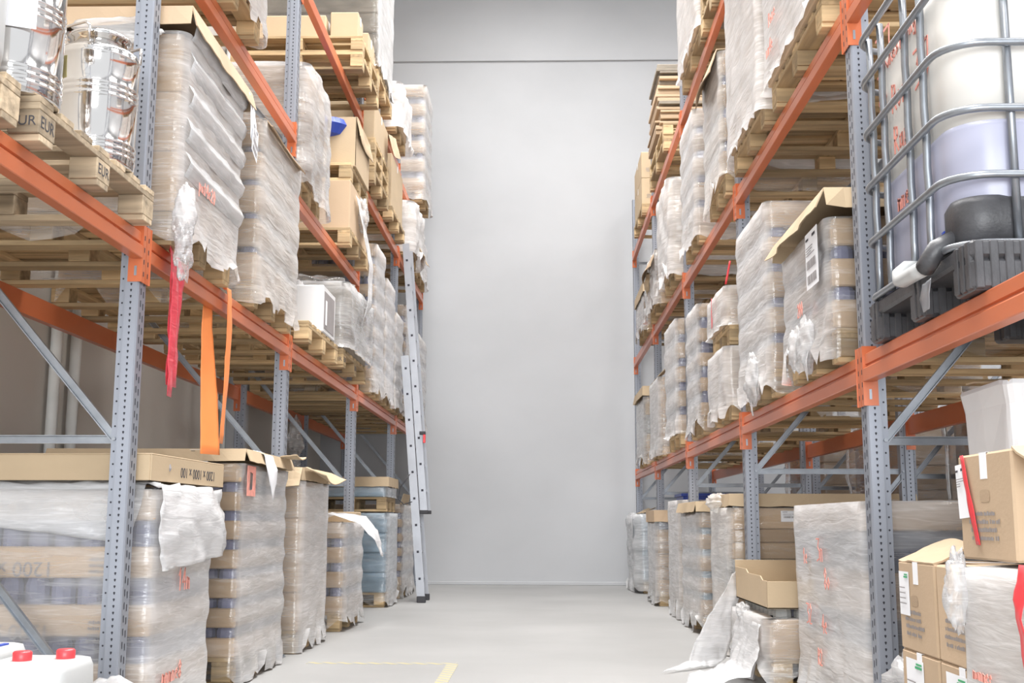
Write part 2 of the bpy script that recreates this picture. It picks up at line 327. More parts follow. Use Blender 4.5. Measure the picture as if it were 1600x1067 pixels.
DEPTH = 1.06
CBAR = [(-.017, 0), (.017, 0), (.017, .02), (.013, .02), (.013, .004), (-.013, .004), (-.013, .02), (-.017, .02)]
def cbar(p, q, name, parent):
    p, q = Vector(p), Vector(q); wv = (q - p); L = wv.length; wv.normalize(); v = Vector((0, -1, 0)); u = v.cross(wv).normalized()
    return MB().extr(CBAR, p, u, v, wv, L, 'galv').obj(name, parent)
ORD = ['first', 'second', 'third', 'fourth', 'fifth', 'sixth']
def frame(s, xf, y, label, hh=8.0):
    t = thing('rack_upright_frame', label, 'rack frame', (xf, y, 0), 'upright frames of the racking')
    put('front_post', POST[s, hh], t); o = put('rear_post', POST[-s, hh], t, (s*DEPTH, 0, 0))
    for a in (0, DEPTH):
        mb = MB(); c = s*(a + (.041 if a == 0 else -.041)); mb.box(c - .07, c + .07, -.03, .12, 0, .006, 'galv', .001)
        for dx, dy in ((-.055, -.015), (.055, .105)): mb.cyl((c + dx, dy), .011, .006, .018, 'galv', 6)
        mb.obj('foot_plate', t)
    z = .08; k = 0
    a0, a1 = .069, DEPTH - .069; yb = .045
    for k in range(7 if hh > 6 else 4):
        z0 = .08 + 1.08*k; z1 = z0 + 1.06
        cbar((s*a0, yb - .01, z0), (s*a1, yb - .01, z1), 'diagonal_brace', t)
        h = cbar((s*a0, yb + .018, z1 + .02), (s*a1, yb + .018, z1 + .02), 'horizontal_brace', t)
        for aa in (a0, a1):
            MB().tube([(s*aa, .004, z1 + .02), (s*aa, .086, z1 + .02)], .008, 'galv', 6).obj('bolt', h)
    return t
for i, y in enumerate(UL):
    frame(-1, XL - .012, y, 'grey perforated rack upright frame of the left row, %s from the back wall' % ORD[5 - i], 8.0 if i < 3 else 5.3)
for i, y in enumerate(UR):
    frame(1, XR + .012, y, 'grey perforated rack upright frame of the right row, %s from the back wall' % ORD[5 - i], 8.0 if i < 3 else 5.3)
BH = .112
BPROF = [(0, .003), (.003, 0), (.045, 0), (.045, BH), (.015, BH), (.010, BH - .005), (.010, .069), (.018, .065), (.018, .059), (.006, .055), (0, .049)]
def beam(s, xf, y0, y1, z, label):
    """step beam between two posts; xf = its visible face, s = direction away from the aisle (or towards it for rear beams)"""
    t = thing('rack_beam', label, 'rack beam', (xf, y0, z), 'orange beams of the racking')
    L = y1 - y0
    prof = BPROF if s > 0 else BPROF[::-1]
    MB().extr([(s*a, b) for a, b in prof], (0, 0.005, 0), (1, 0, 0), (0, 0, 1), (0, 1, 0), L - .01, 'orange').obj('beam_bar', t)
    for yy, sg in ((0, -1), (L, 1)):
        mb = MB()
        mb.box(-s*.0, s*.058, yy, yy - sg*.004, -.095, BH + .03, 'orange')
        mb.box(s*.0035, s*.0075, yy, yy + sg*.043, -.095, BH + .03, 'orange')
        for q in range(5):
            zz = -.07 + .05*q
            if zz < BH: mb.add([(s*.0028, yy + sg*.018, zz), (s*.0028, yy + sg*.027, zz), (s*.0028, yy + sg*.027, zz + .02), (s*.0028, yy + sg*.018, zz + .02)], [(0, 1, 2, 3)], 'hole')
        mb.box(s*.022, s*.032, yy - sg*.004, yy - sg*.0055, -.07, -.03, 'galv')
        mb.obj('end_connector', t)
    return t
LEV_L = {0: [1.89], 1: [1.89, 3.31], 2: [1.89, 2.905, 4.42], 3: [1.895, 3.81, 4.785], 4: [1.90, 3.81, 4.69]}
LEV_R = {0: [1.39, 2.89], 1: [1.39, 2.89, 4.42], 2: [1.395, 2.90, 4.415], 3: [1.405, 2.92, 4.418], 4: [1.41, 2.93, 4.42]}
for sd, LEV, U, xf, nm in ((-1, LEV_L, UL, XL, 'left'), (1, LEV_R, UR, XR, 'right')):
    for b, levs in LEV.items():
        for k, z in enumerate(levs):
            y0 = U[b] + PW + .001; y1 = U[b + 1] - .001
            beam(sd, xf, y0, y1, z, 'orange front beam of the %s rack, %s level up, %s bay from the back wall' % (nm, ORD[k], ORD[4 - b]))
            beam(-sd, xf + sd*(.012 + DEPTH + .012), y0, y1, z, 'orange rear beam of the %s rack, %s level up, %s bay from the back wall' % (nm, ORD[k], ORD[4 - b]))
# ------------------------------------------------------------------ pallets
def pallet_protos(W, D, s):
    """part meshes of a pallet: W along the aisle (y), D deep (x = s*depth); origin front centre bottom"""
    r = {}
    nb = 7
    bw = .1
    r['deck'] = [(MB().box(0, s*D, -bw/2, bw/2, 0, .022, 'wood', .002).mesh('deck_board'), [(0, -W/2 + bw/2 + i*(W - bw)/(nb - 1), .122) for i in range(nb)])]
    r['str'] = [(MB().box(-.0, s*.1, -W/2, W/2, 0, .022, 'wood_y', .002).mesh('stringer'), [(s*(D - .1)*i/2, 0, .1) for i in range(3)])]
    r['blk'] = [(MB().box(0, s*.1, -.06, .06, 0, .078, 'wood', .003).mesh('block'), [(s*(D - .1)*i/2, -W/2 + .06 + j*(W - .12)/2, .022) for i in range(3) for j in range(3)])]
    r['skid'] = [(MB().box(0, s*D, -.05, .05, 0, .022, 'wood', .002).mesh('bottom_board'), [(0, -W/2 + .06 + j*(W - .12)/2, 0) for j in range(3)])]
    return r
PAL = {}
def pallet(s, x, yc, z, label, W=1.0, D=1.15, stamp=None, mat_override=None):
    key = (round(W, 2), round(D, 2), s)
    t = thing('wooden_pallet', label, 'pallet', (x, yc, z), 'wooden pallets')
    if mat_override is None:
        if key not in PAL: PAL[key] = pallet_protos(W, D, s)
        pr = PAL[key]
    else: pr = pallet_protos(W, D, s)
    for k, nm in (('deck', 'deck_board'), ('str', 'stringer'), ('blk', 'block'), ('skid', 'bottom_board')):
        for me, locs in pr[k]:
            if mat_override:
                me.materials.clear(); me.materials.append(M[mat_override])
            for n_, l in enumerate(locs):
                o = put(nm, me, t, l)
                if stamp and k == 'blk' and n_ in (0, 1):
                    text('stamp', o, stamp, .055, (-s*.0006, 0, .039), (0, -s, 0), (0, 0, 1), 'ink')
                    if n_ == 0: text('stamp', o, stamp, .045, (s*.05, -.0606, .039), (1, 0, 0), (0, 0, 1), 'ink')
    return t
# ------------------------------------------------------------------ wrapped loads
def ring_path(W, D, rc=.03, st=.045, std=.09):
    """points (a, y, na, ny, kind) from back of near side, round the aisle face, to back of far side"""
    P = []
    n = max(4, int((D - rc)/std))
    for i in range(n): P.append((D - (D - rc)*i/n, -W/2, 0, -1, 0.0))
    for i in range(5):
        t = math.pi/2*i/4; P.append((rc - rc*math.sin(t), -W/2 + rc - rc*math.cos(t), -math.sin(t), -math.cos(t), i/4))
    n = max(4, int((W - 2*rc)/st))
    for i in range(1, n): P.append((0, -W/2 + rc + (W - 2*rc)*i/n, -1, 0, 1.0))
    for i in range(5):
        t = math.pi/2*i/4; P.append((rc - rc*math.cos(t), W/2 - rc + rc*math.sin(t), -math.cos(t), math.sin(t), 1 - i/4))
    n = max(4, int((D - rc)/std))
    for i in range(1, n + 1): P.append((rc + (D - rc)*i/n, W/2, 0, 1, 0.0))
    return P
def film(parent, s, W, D, H, da, dn, gaps=(), hem=.12, off=.012, amp=.010, m='film', seed=0.0, top=.14, rag=.7, base=0.0, name='stretch_film'):
    P = ring_path(W, D); rows = []
    z = 0.0; nr = max(6, int(H/.045))
    zs = [(-hem, 'h'), (-hem*.5, 'h'), (0, 'm')] + [(H*i/nr, 'm') for i in range(1, nr + 1)]
    mb = MB(); vs = []; ds = []
    arc = 0; prev = None; S = []
    for p in P:
        if prev: arc += math.hypot(p[0] - prev[0], p[1] - prev[1])
        S.append(arc); prev = p
    for zi, (zz, kind) in enumerate(zs):
        for p, ar in zip(P, S):
            a, y, na, ny, k = p
            n1 = nz(a*5 + seed, y*5, zz*6 + seed*1.7); n2 = nz(a*14 + seed, y*14, zz*18 + 3*seed + ar*6)
            d = off + amp*(.6 + .75*n1) + amp*.22*n2
            for g0, g1 in gaps:
                if g0 - .01 < zz < g1 + .01: d -= .010
            z2 = zz
            if kind == 'h':
                rg = nz(ar*5.5 + seed*3, seed, 2) + .6*nz(ar*17, seed*2, 5)
                z2 = zz*(1 + rag*rg*1.6) ; d += .022*(.5 + nz(ar*12 + seed, zz*9, 1)) * (1.4 if zi == 0 else .8)
            elif zz < .1: d += .012*nz(ar*14 + seed, zz*9, 1)
            z2 = max(z2, -.137) if hem > .06 else z2
            vs.append((s*(a + na*d), y + ny*d, z2 + base)); dd = dn + (da*.9 - dn)*k  # aisle side whiter than near side: grazing sheen put into the film opacity
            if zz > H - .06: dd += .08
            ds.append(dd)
    n = len(P)
    R = len(zs)
    # top fold
    for i, p in enumerate(P):
        a, y, na, ny, k = p
        ww = top*(1 + .5*nz(S[i]*6 + seed, 7, 1))
        vs.append((s*(a - na*ww), y - ny*ww, H + base + off*.6 + .006*nz(S[i]*8, seed, 2))); ds.append(max(dn, .3))
    fs = []
    for r in range(R):
        for i in range(n - 1):
            q = (r*n + i, r*n + i + 1, (r + 1)*n + i + 1, (r + 1)*n + i); fs.append(q if s < 0 else q[::-1])
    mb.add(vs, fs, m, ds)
    return mb.obj(name, parent, smooth=True)
def tray_mb(s, W, D, z0, h, m='card', rim=True):
    mb = MB(); mb.box(0, s*D, -W/2, W/2, z0, z0 + h, m, .006)
    return mb
def jar_mb(s, W, D, z0, h, m='jar', pitch=.105):
    mb = MB(); r = pitch*.46
    ny = max(2, int(W/pitch)); nx = max(2, int(D/pitch))
    for j in range(ny): mb.lathe([(r, 0), (r, h*.7), (r*.8, h)], (s*(r + .012), -W/2 + (j + .5)*W/ny, z0), m, 10)
    for i in range(1, nx):
        for sg in (-1, 1): mb.lathe([(r, 0), (r, h*.7), (r*.8, h)], (s*((i + .5)*D/nx), sg*(W/2 - r - .012), z0), m, 10)
    mb.box(s*.09, s*(D - .02), -W/2 + .09, W/2 - .09, z0, z0 + h, 'core')
    return mb
def lid(parent, s, W, D, z, h=.11, over=.02, m='card', tilt=0.0, flap=0.0, name='cardboard_lid', seed=0):
    """a cap tray: top panel and hanging skirts with thickness, front skirt can flare out"""
    o = over; th = .006; mb = MB()
    x0, x1, y0, y1 = -o, D + o, -W/2 - o, W/2 + o
    mb.box(s*x0, s*x1, y0, y1, z + h - th, z + h, m, .002)
    n = 14
    def skirt(p, q, out):
        vs = []
        for k in range(n + 1):
            t = k/n; bx = p[0] + (q[0] - p[0])*t; by = p[1] + (q[1] - p[1])*t
            w1 = .012*nz(bx*6 + seed, by*6, 1.3)
            fl = flap*h*(.7 + .6*nz(bx*3 + seed, by*3, 8))
            ex = out[0]*(fl + w1); ey = out[1]*(fl + w1)
            lo = z + .01*nz(bx*9 + seed, by*9, 4) + fl*.4
            for (dx, zz) in ((0, z + h - .001), (1, lo)):
                for tt in (0, th):
                    vs.append((s*(bx + (ex if dx else 0) - out[0]*tt), by + (ey if dx else 0) - out[1]*tt, zz))
        fs = []
        for k in range(n):
            b = 4*k; c = b + 4
            fs += [(b, c, c + 2, b + 2), (b + 1, b + 3, c + 3, c + 1), (b + 2, c + 2, c + 3, b + 3), (b, b + 1, c + 1, c)]
        fs += [(0, 2, 3, 1), (4*n, 4*n + 1, 4*n + 3, 4*n + 2)]
        mb.add(vs, fs, m)
    skirt((x0, y0), (x0, y1), (-1, 0)); skirt((x1, y0), (x0, y0), (0, -1)); skirt((x0, y1), (x1, y1), (0, 1)); skirt((x1, y1), (x1, y0), (1, 0))
    return mb.obj(name, parent)
def ribbon(name, parent, path, wid, m, dens=.7, th=.0012, wob=.012, seed=0, nx=8):
    """hanging sheet: path of centre points, wid = list of width vectors; solid with thickness"""
    pts = []; L = len(path); sub = 6; PP = []; WW = []
    for i in range(L - 1):
        for k in range(sub):
            t = k/sub; PP.append(Vector(path[i]).lerp(Vector(path[i + 1]), t)); WW.append(Vector(wid[i]).lerp(Vector(wid[i + 1]), t))
    PP.append(Vector(path[-1])); WW.append(Vector(wid[-1]))
    vs = []; ds = []; n = nx + 1
    for i, (p, wv) in enumerate(zip(PP, WW)):
        tg = (PP[min(i + 1, len(PP) - 1)] - PP[max(i - 1, 0)]); nn = wv.cross(tg).normalized()
        for k in range(n):
            t = k/nx - .5; q = p + wv*t
            q = q + nn*wob*(nz(q.x*9 + seed, q.y*9, q.z*7) + .6*nz(q.x*24 + seed, q.y*24, q.z*20))
            vs.append(q); ds.append(dens)
    N = len(vs); back = [v + Vector((.0, .0, 0)) for v in vs]
    for i in range(len(PP)):
        wv = WW[i]; tg = (PP[min(i + 1, len(PP) - 1)] - PP[max(i - 1, 0)]); nn = wv.cross(tg).normalized()*th
        for k in range(n): back[i*n + k] = back[i*n + k] - nn
    fs = []
    for i in range(len(PP) - 1):
        for k in range(nx):
            a = i*n + k; fs += [(a, a + 1, a + n + 1, a + n), (N + a, N + a + n, N + a + n + 1, N + a + 1)]
        fs += [(i*n, i*n + n, N + i*n + n, N + i*n), (i*n + nx, N + i*n + nx, N + i*n + n + nx, i*n + n + nx)]
    l = (len(PP) - 1)*n
    for k in range(nx): fs += [(k, N + k, N + k + 1, k + 1), (l + k, l + k + 1, N + l + k + 1, N + l + k)]
    mb = MB(); mb.add(vs + back, fs, m, ds + ds)
    return mb.obj(name, parent, smooth=True)
def crumple(name, parent, c, rad, m='film', dens=.45, seed=0, n=26, squash=(1, 1, 1)):
    vs = []; fs = []
    for i in range(n + 1):
        th = math.pi*i/n
        for k in range(n):
            ph = 2*math.pi*k/n; d = Vector((math.sin(th)*math.cos(ph), math.sin(th)*math.sin(ph), math.cos(th)))
            r = 1 + .45*nz(d.x*2.3 + seed, d.y*2.3, d.z*2.3) + .24*abs(nz(d.x*5 + seed, d.y*5, d.z*5)) + .06*nz(d.x*13, d.y*13 + seed, d.z*13)
            vs.append((c[0] + rad*r*d.x*squash[0], c[1] + rad*r*d.y*squash[1], c[2] + rad*r*d.z*squash[2]))
    for i in range(n):
        for k in range(n): fs.append((i*n + k, (i + 1)*n + k, (i + 1)*n + (k + 1) % n, i*n + (k + 1) % n))
    mb = MB(); mb.add(vs, fs, m, dens*.6); return mb.obj(name, parent, smooth=True)
def label_sheet(parent, o, u, v, w, h, seed=0, barcodes=2, name='paper_label', green=False):
    """paper sheet at o (lower left), u right, v up, with print lines and bar codes as geometry"""
    mb = MB(); u = Vector(u).normalized(); v = Vector(v).normalized(); n = u.cross(v); o = Vector(o); rnd = random.Random(seed)
    def quad(a0, a1, b0, b1, m, e):
        p = [o + u*a*w + v*b*h + n*(e + .003*math.sin(3*b)) for a, b in ((a0, b0), (a1, b0), (a1, b1), (a0, b1))]
        q = [x - n*.0006 for x in p]
        mb.add(p + q, [(0, 1, 2, 3), (7, 6, 5, 4), (0, 4, 5, 1), (1, 5, 6, 2), (2, 6, 7, 3), (3, 7, 4, 0)], m)
    quad(0, 1, 0, 1, 'paper', 0)
    e = .0012
    if green:
        quad(.55, .92, .86, .9, 'green', e); quad(.6, .92, .92, .95, 'green', e)
        for k in range(4): quad(.08, .5 + .3*rnd.random(), .62 - .12*k, .64 - .12*k, 'ink_g', e)
    else:
        quad(.08, .3, .86, .9, 'ink', e); quad(.6, .85, .87, .92, 'ink', e)
        for k in range(4): quad(.1, .45 + .4*rnd.random(), .72 - .045*k, .735 - .045*k, 'ink_g', e)
        for bc in range(barcodes):
            b0 = .34 - .26*bc; x = .12
            while x < .85:
                ww = rnd.choice((.012, .02, .035)); quad(x, x + ww, b0, b0 + .15, 'ink_g', e); x += ww + rnd.choice((.015, .025))
    return mb.obj(name, parent)
def lines_of_print(parent, o, u, v, w, h, seed=0):
    mb = MB(); u = Vector(u).normalized(); v = Vector(v).normalized(); n = u.cross(v); o = Vector(o); rnd = random.Random(seed)
    for k in range(4):
        x = .1*rnd.random(); end = .7 + .3*rnd.random(); b = .85 - .27*k
        while x < end:
            ww = .03 + .04*rnd.random(); hh = .10 + .05*rnd.random()
            p = [o + u*(x + a*ww)*w + v*(b + c*hh)*h + n*.001 for a, c in ((0, 0), (.8, .0), (.8, 1), (0, 1))]
            mb.add(p, [(0, 1, 2, 3)], 'ink_g'); x += ww*(1.0 if rnd.random() > .15 else 1.7)
    return mb.obj('print', parent)
BOXN = {-1: 'left', 1: 'right'}
def load(s, x, y0, y1, z, top, label, style='stripe', D=1.0, da=.55, dn=.25, tray=.14, gap=.06, hem=.12, pal=True, pal_label=None, stamp=None,
         fm='film', lidh=0, lid_m='card_l', lid_flap=.0, box_m='card', jm='jar', inset=.0, amp=.010, film_on=True, palD=1.12, rag=.7, pal_in=.02, name='wrapped_pallet_load', toprag=.14, off=.012, layers=()):
    """one wrapped pallet load: goods on a pallet inside stretch film. z = underside of the pallet. Returns the load's Empty (origin: front centre, on the pallet)."""
    W = y1 - y0; yc = (y0 + y1)/2; pz = z
    if pal:
        pallet(s, x + s*pal_in, yc, z, pal_label or 'wooden pallet under the ' + short(label), W=round(W - .02, 2), D=palD, stamp=stamp)
        pz = z + .1445
    t = thing(name, label, 'pallet load' if name == 'wrapped_pallet_load' else 'stack', (x, yc, pz), 'wrapped loads on pallets')
    H = top - pz - lidh; gaps = []
    sd = (yc*3.1 + z*7.7 + s) % 17
    if style == 'stripe':
        zz = 0; n = max(1, round((H + gap)/(tray + gap))); tr = tray*H/(n*(tray + gap) - gap); gp = gap*H/(n*(tray + gap) - gap)
        for k in range(n):
            ji = random.uniform(0, .006)
            tray_mb(s, W - ji, D, zz, tr, box_m).obj('tray', t, (s*ji, 0, 0)); zz += tr
            if k < n - 1:
                jar_mb(s, W - .01, D - .01, zz, gp, jm).obj('jar_layer', t, (s*.004, 0, 0)); gaps.append((zz, zz + gp)); zz += gp
    elif style == 'boxes':
        n = max(1, round(H/.27)); hh = H/n; m = max(1, round(W/.34)); ww = W/m; nd = max(1, round(D/.4)); dd = D/nd
        for k in range(n):
            for j in range(m):
                for i in range(nd):
                    if i > 0 and 0 < j < m - 1: continue
                    g = random.uniform(.001, .006)
                    mb = MB(); mb.box(s*(i*dd + g), s*((i + 1)*dd - .003), -W/2 + j*ww + .002, -W/2 + (j + 1)*ww - .002, k*hh + .001, (k + 1)*hh - .001, box_m, .006)
                    mb.obj('carton', t)
    elif style == 'goods':
        n = max(1, round(H/.2)); hh = H/n
        for k in range(n):
            g = random.uniform(0, .012); MB().box(s*g, s*D, -W/2 + g, W/2 - g, k*hh, (k + 1)*hh - .002, box_m, .012).obj('bundle', t)
    elif style == 'mixed':
        tot = sum(q[0] for q in layers); zz = 0
        for h_, m_ in layers:
            h_ = h_*H/tot; g = random.uniform(0, .01); MB().box(s*g, s*D, -W/2 + g, W/2 - g, zz, zz + h_ - .002, m_, .006).obj('layer', t); zz += h_
    if lidh: lid(t, s, W, D, H, lidh, .012 if not film_on else .03, lid_m, flap=lid_flap, seed=sd)
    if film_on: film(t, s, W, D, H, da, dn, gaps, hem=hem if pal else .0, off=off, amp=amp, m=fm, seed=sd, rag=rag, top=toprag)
    HT[t.name] = H
    return t
HT = {}
def short(l):
    ws = l.split(); return ' '.join(ws[:12])
# ================================================================== LEFT ROW
def card_box(name, parent, s, x0, x1, y0, y1, z0, z1, m='card', bev=.005): return MB().box(x0, x1, y0, y1, z0, z1, m, bev).obj(name, parent)
def carton(label, x0, x1, y0, y1, z0, z1, m='card', group=None, tape_side=None, flaps=False, cat='carton', rz=0.0):
    """closed or open carton; faces -y/aisle get a tape strip"""
    cx, cy = (x0 + x1)/2, (y0 + y1)/2; w2, d2, h = abs(x1 - x0)/2, (y1 - y0)/2, z1 - z0
    t = thing('cardboard_carton', label, cat, (cx, cy, z0), group, rz)
    if not flaps:
        MB().box(-w2, w2, -d2, d2, 0, h, m, .006).obj('carton_body', t)
        mb = MB(); e = .0008
        if tape_side == 'x':
            mb.box(-.024, .024, -d2 - e, d2 + e, h, h + e, 'paper')
            for sg in (-1, 1): mb.box(-.024, .024, sg*d2, sg*(d2 + e), h - .07, h, 'paper')
        else:
            mb.box(-w2 - e, w2 + e, -.024, .024, h, h + e, 'paper')
            for sg in (-1, 1): mb.box(sg*w2, sg*(w2 + e), -.024, .024, h - .07, h, 'paper')
        mb.obj('packing_tape', t)
    else:
        th = .006; mb = MB()
        mb.box(-w2, w2, -d2, d2, 0, th, m); mb.box(-w2, -w2 + th, -d2, d2, th, h, m, .001); mb.box(w2 - th, w2, -d2, d2, th, h, m, .001)
        mb.box(-w2, w2, -d2, -d2 + th, th, h, m, .001); mb.box(-w2, w2, d2 - th, d2, th, h, m, .001)
        mb.obj('carton_body', t)
    return t
def flap(parent, p, u, w, d, fold, m='card', name='flap', seed=0, curl=.02):
    """cardboard flap hinged along p..p+u*w, leaving along vector d with a little curl"""
    p = Vector(p); u = Vector(u).normalized(); d = Vector(d); nn = u.cross(d).normalized()
    vs = []; n = 10; k = 5
    for j in range(k + 1):
        for i in range(n + 1):
            t = i/n; q = p + u*w*t + d*(j/k) + nn*(curl*math.sin(math.pi*t)*(j/k) + .008*nz(t*4 + seed, j/k*2, seed)); vs.append(q)
    N = len(vs); vs += [v - nn*.006 for v in vs]; fs = []
    for j in range(k):
        for i in range(n):
            a = j*(n + 1) + i; fs += [(a, a + 1, a + n + 2, a + n + 1), (N + a, N + a + n + 1, N + a + n + 2, N + a + 1)]
        a = j*(n + 1); fs += [(a, a + n + 1, N + a + n + 1, N + a), (a + n, N + a + n, N + a + 2*n + 1, a + 2*n + 1)]
    b = k*(n + 1)
    for i in range(n): fs += [(i, N + i, N + i + 1, i + 1), (b + i, b + i + 1, N + b + i + 1, N + b + i)]
    mb = MB(); mb.add(vs, fs, m); return mb.obj(name, parent)

# --- ground, left
t = load(-1, -1.575, 4.70, 5.50, 0, .965, 'nearest floor load in the left row, striped trays, loose film', tray=.135, gap=.115, da=.62, dn=.30, D=1.2, jm='jar', palD=1.18, stamp=None)
H = HT[t.name]
for k in range(3):
    zz = H - .07 - .25*k
    if k < 4: text('print', t, '1200 x 1000', .085, (-.62, -.4015, zz), (-1, 0, 0), (0, 0, -1), 'ink_g')
    mb = MB()
    lines_of_print(t, (-.26, -.4015, zz - .045), (1, 0, 0), (0, 0, 1), .11, .09, seed=k)
ribbon('film_sheet', t, [(-.12, .0, H + .03), (.03, .0, H + .02), (.055, -.01, H - .10), (.05, .02, H - .22), (.045, .03, H - .31)],
       [(0, .84, 0), (0, .90, 0), (0, .94, .02), (0, .92, -.01), (0, .84, .04)], 'film', .66, wob=.022, seed=3, nx=16)
ribbon('film_sheet', t, [(-.60, -.30, H + .06), (-.60, -.40, H + .03), (-.60, -.425, H - .08), (-.60, -.42, H - .16)],
       [(1.1, 0, .0), (1.1, 0, 0), (1.1, 0, .04), (1.0, 0, -.12)], 'film', .45, wob=.022, seed=5, nx=18)
scrawl('marker_writing', t, '14m', .09, (.0215, -.12, H - .42), (0, 1, 0), (0, 0, 1), wd=.008)
scrawl('marker_writing', t, 'mnmne8', .07, (.0215, -.28, .03), (0, 1, 0), (0, 0, 1), wd=.007)
# tray lid 1200 x 1000 x 100 lying on it
c = thing('cardboard_tray_lid', 'flat cardboard tray lid printed 1200 x 1000 x 100 on the nearest left floor load', 'cardboard lid', (-1.56, 5.11, 1.0), rz=math.radians(-2))
mb = MB(); mb.box(0, -1.2, -.48, .47, .104, .11, 'card_l', .002); mb.box(0, -.006, -.48, .47, .0, .104, 'card_l', .002)
mb.box(-.006, -1.2, -.48, -.474, 0.0, .104, 'card_l', .002); mb.box(-.006, -1.2, .464, .47, 0, .104, 'card_l', .002); mb.box(-1.194, -1.2, -.474, .464, 0, .104, 'card_l', .002); mb.obj('tray_body', c)
text('print', c, '1200 x 1000 x 100', .062, (.0008, .10, .048), (0, -1, 0), (0, 0, -1), 'ink')
mb = MB(); mb.lathe([(.006, 0), (.011, .012), (.006, .03)], (-.003, -.27, .045), 'ink_g', 6); mb.obj('print', c)

t = load(-1, -1.575, 6.03, 7.08, 0, 1.215, 'floor load in the left row with clear near side and a red film patch', tray=.098, gap=.052, da=.58, dn=.02, lidh=.075, lid_flap=.35, palD=1.15, amp=.012)
H = HT[t.name]
mb = MB(); fr = [(0, 0), (.17, .0), (.17, .16), (0, .16)]; inn = [(.04, .03), (.115, .035), (.12, .12), (.05, .13)]
vs = [(.03, -.50 + a, H - .17 + b) for a, b in fr + inn] + [(.026, -.50 + a, H - .17 + b) for a, b in fr + inn]
fs = []
for k in range(4):
    j = (k + 1) % 4; fs += [(k, j, 4 + j, 4 + k), (8 + k, 12 + k, 12 + j, 8 + j), (k, 8 + k, 8 + j, j), (4 + k, 4 + j, 12 + j, 12 + k)]
mb.add(vs, fs, 'redink'); mb.obj('red_film_patch', t)
ribbon('paper_sheet', t, [(-.02, -.16, H + .085), (.045, -.13, H + .06), (.06, -.08, H - .02), (.06, .0, H - .14)], [(0, .20, 0), (0, .22, 0), (0, .22, .02), (0, .07, .1)], 'paper', 1, wob=.006, seed=4)
flap(t, (.03, .24, H + .075), (0, 1, 0), .27, (.10, 0, .01), 0, 'card_l', seed=3, curl=.02)
label_sheet(t, (-.27, -.556, H + .005), (1, 0, 0), (0, 0, 1), .10, .065, 5, 1)
t = load(-1, -1.56, 7.52, 8.40, 0, 1.10, 'floor load in the left row just past the second post with a bent cardboard cover', style='boxes', da=.66, dn=.22, lidh=.0, fm='film', hem=.13, rag=.8)
H = HT[t.name]
lid(t, -1, .84, .95, H + .0, .09, .01, 'card_l', flap=.2, seed=9, name='cardboard_cover')
flap(t, (.015, -.44, H + .085), (0, 1, 0), .80, (.13, .05, -.05), 0, 'card_l', seed=5, curl=.05)
flap(t, (-.5, -.44, H + .085), (1, 0, 0), .50, (0, -.10, -.12), 0, 'card_l', seed=8, curl=.03)
t = load(-1, -1.53, 9.02, 9.93, 0, .83, 'low striped floor load in the left row with a white film tongue hanging out', tray=.11, gap=.06, da=.62, dn=.15, D=1.0, rag=.8)
H = HT[t.name]
ribbon('film_tongue', t, [(-.30, -.42, H + .02), (-.10, -.35, H + .075), (.10, -.25, H + .03), (.20, -.10, H - .10), (.24, .0, H - .27)],
       [(.1, .40, 0), (.1, .42, 0), (.02, .38, .05), (-.02, .28, .08), (0, .08, .0)], 'film', .96, wob=.012, seed=12, nx=10)
card_box('carton', t, -1, -.50, -.02, .22, .50, H, H + .09, 'card_l')
t = load(-1, -1.535, 11.57, 12.32, 0, .925, 'blue grey wrapped floor load in the left row carrying a smaller pallet', style='goods', box_m='bluewrap', da=.60, dn=.06, D=1.0, rag=.9)
pallet(-1, -1.55, 11.95, .94, 'small wooden pallet on top of the blue grey floor load', W=.72, D=.74)
t = load(-1, -1.555, 11.59, 12.31, 1.0845, 1.285, 'shallow blue film bundle with a tan tray on the small upper pallet', style='goods', box_m='bluewrap', da=.35, dn=.1, D=.72, pal=False, lidh=.095, lid_m='card_l')
t = load(-1, -1.545, 12.90, 14.05, 0, 1.03, 'striped floor load in the left row behind the ladder', tray=.085, gap=.062, da=.52, dn=.04, D=1.0, rag=.9, jm='jar')
H = HT[t.name]; flap(t, (-.02, -.6, H), (0, 1, 0), .7, (.04, 0, .12), 0, 'card_l', seed=2, curl=.03)

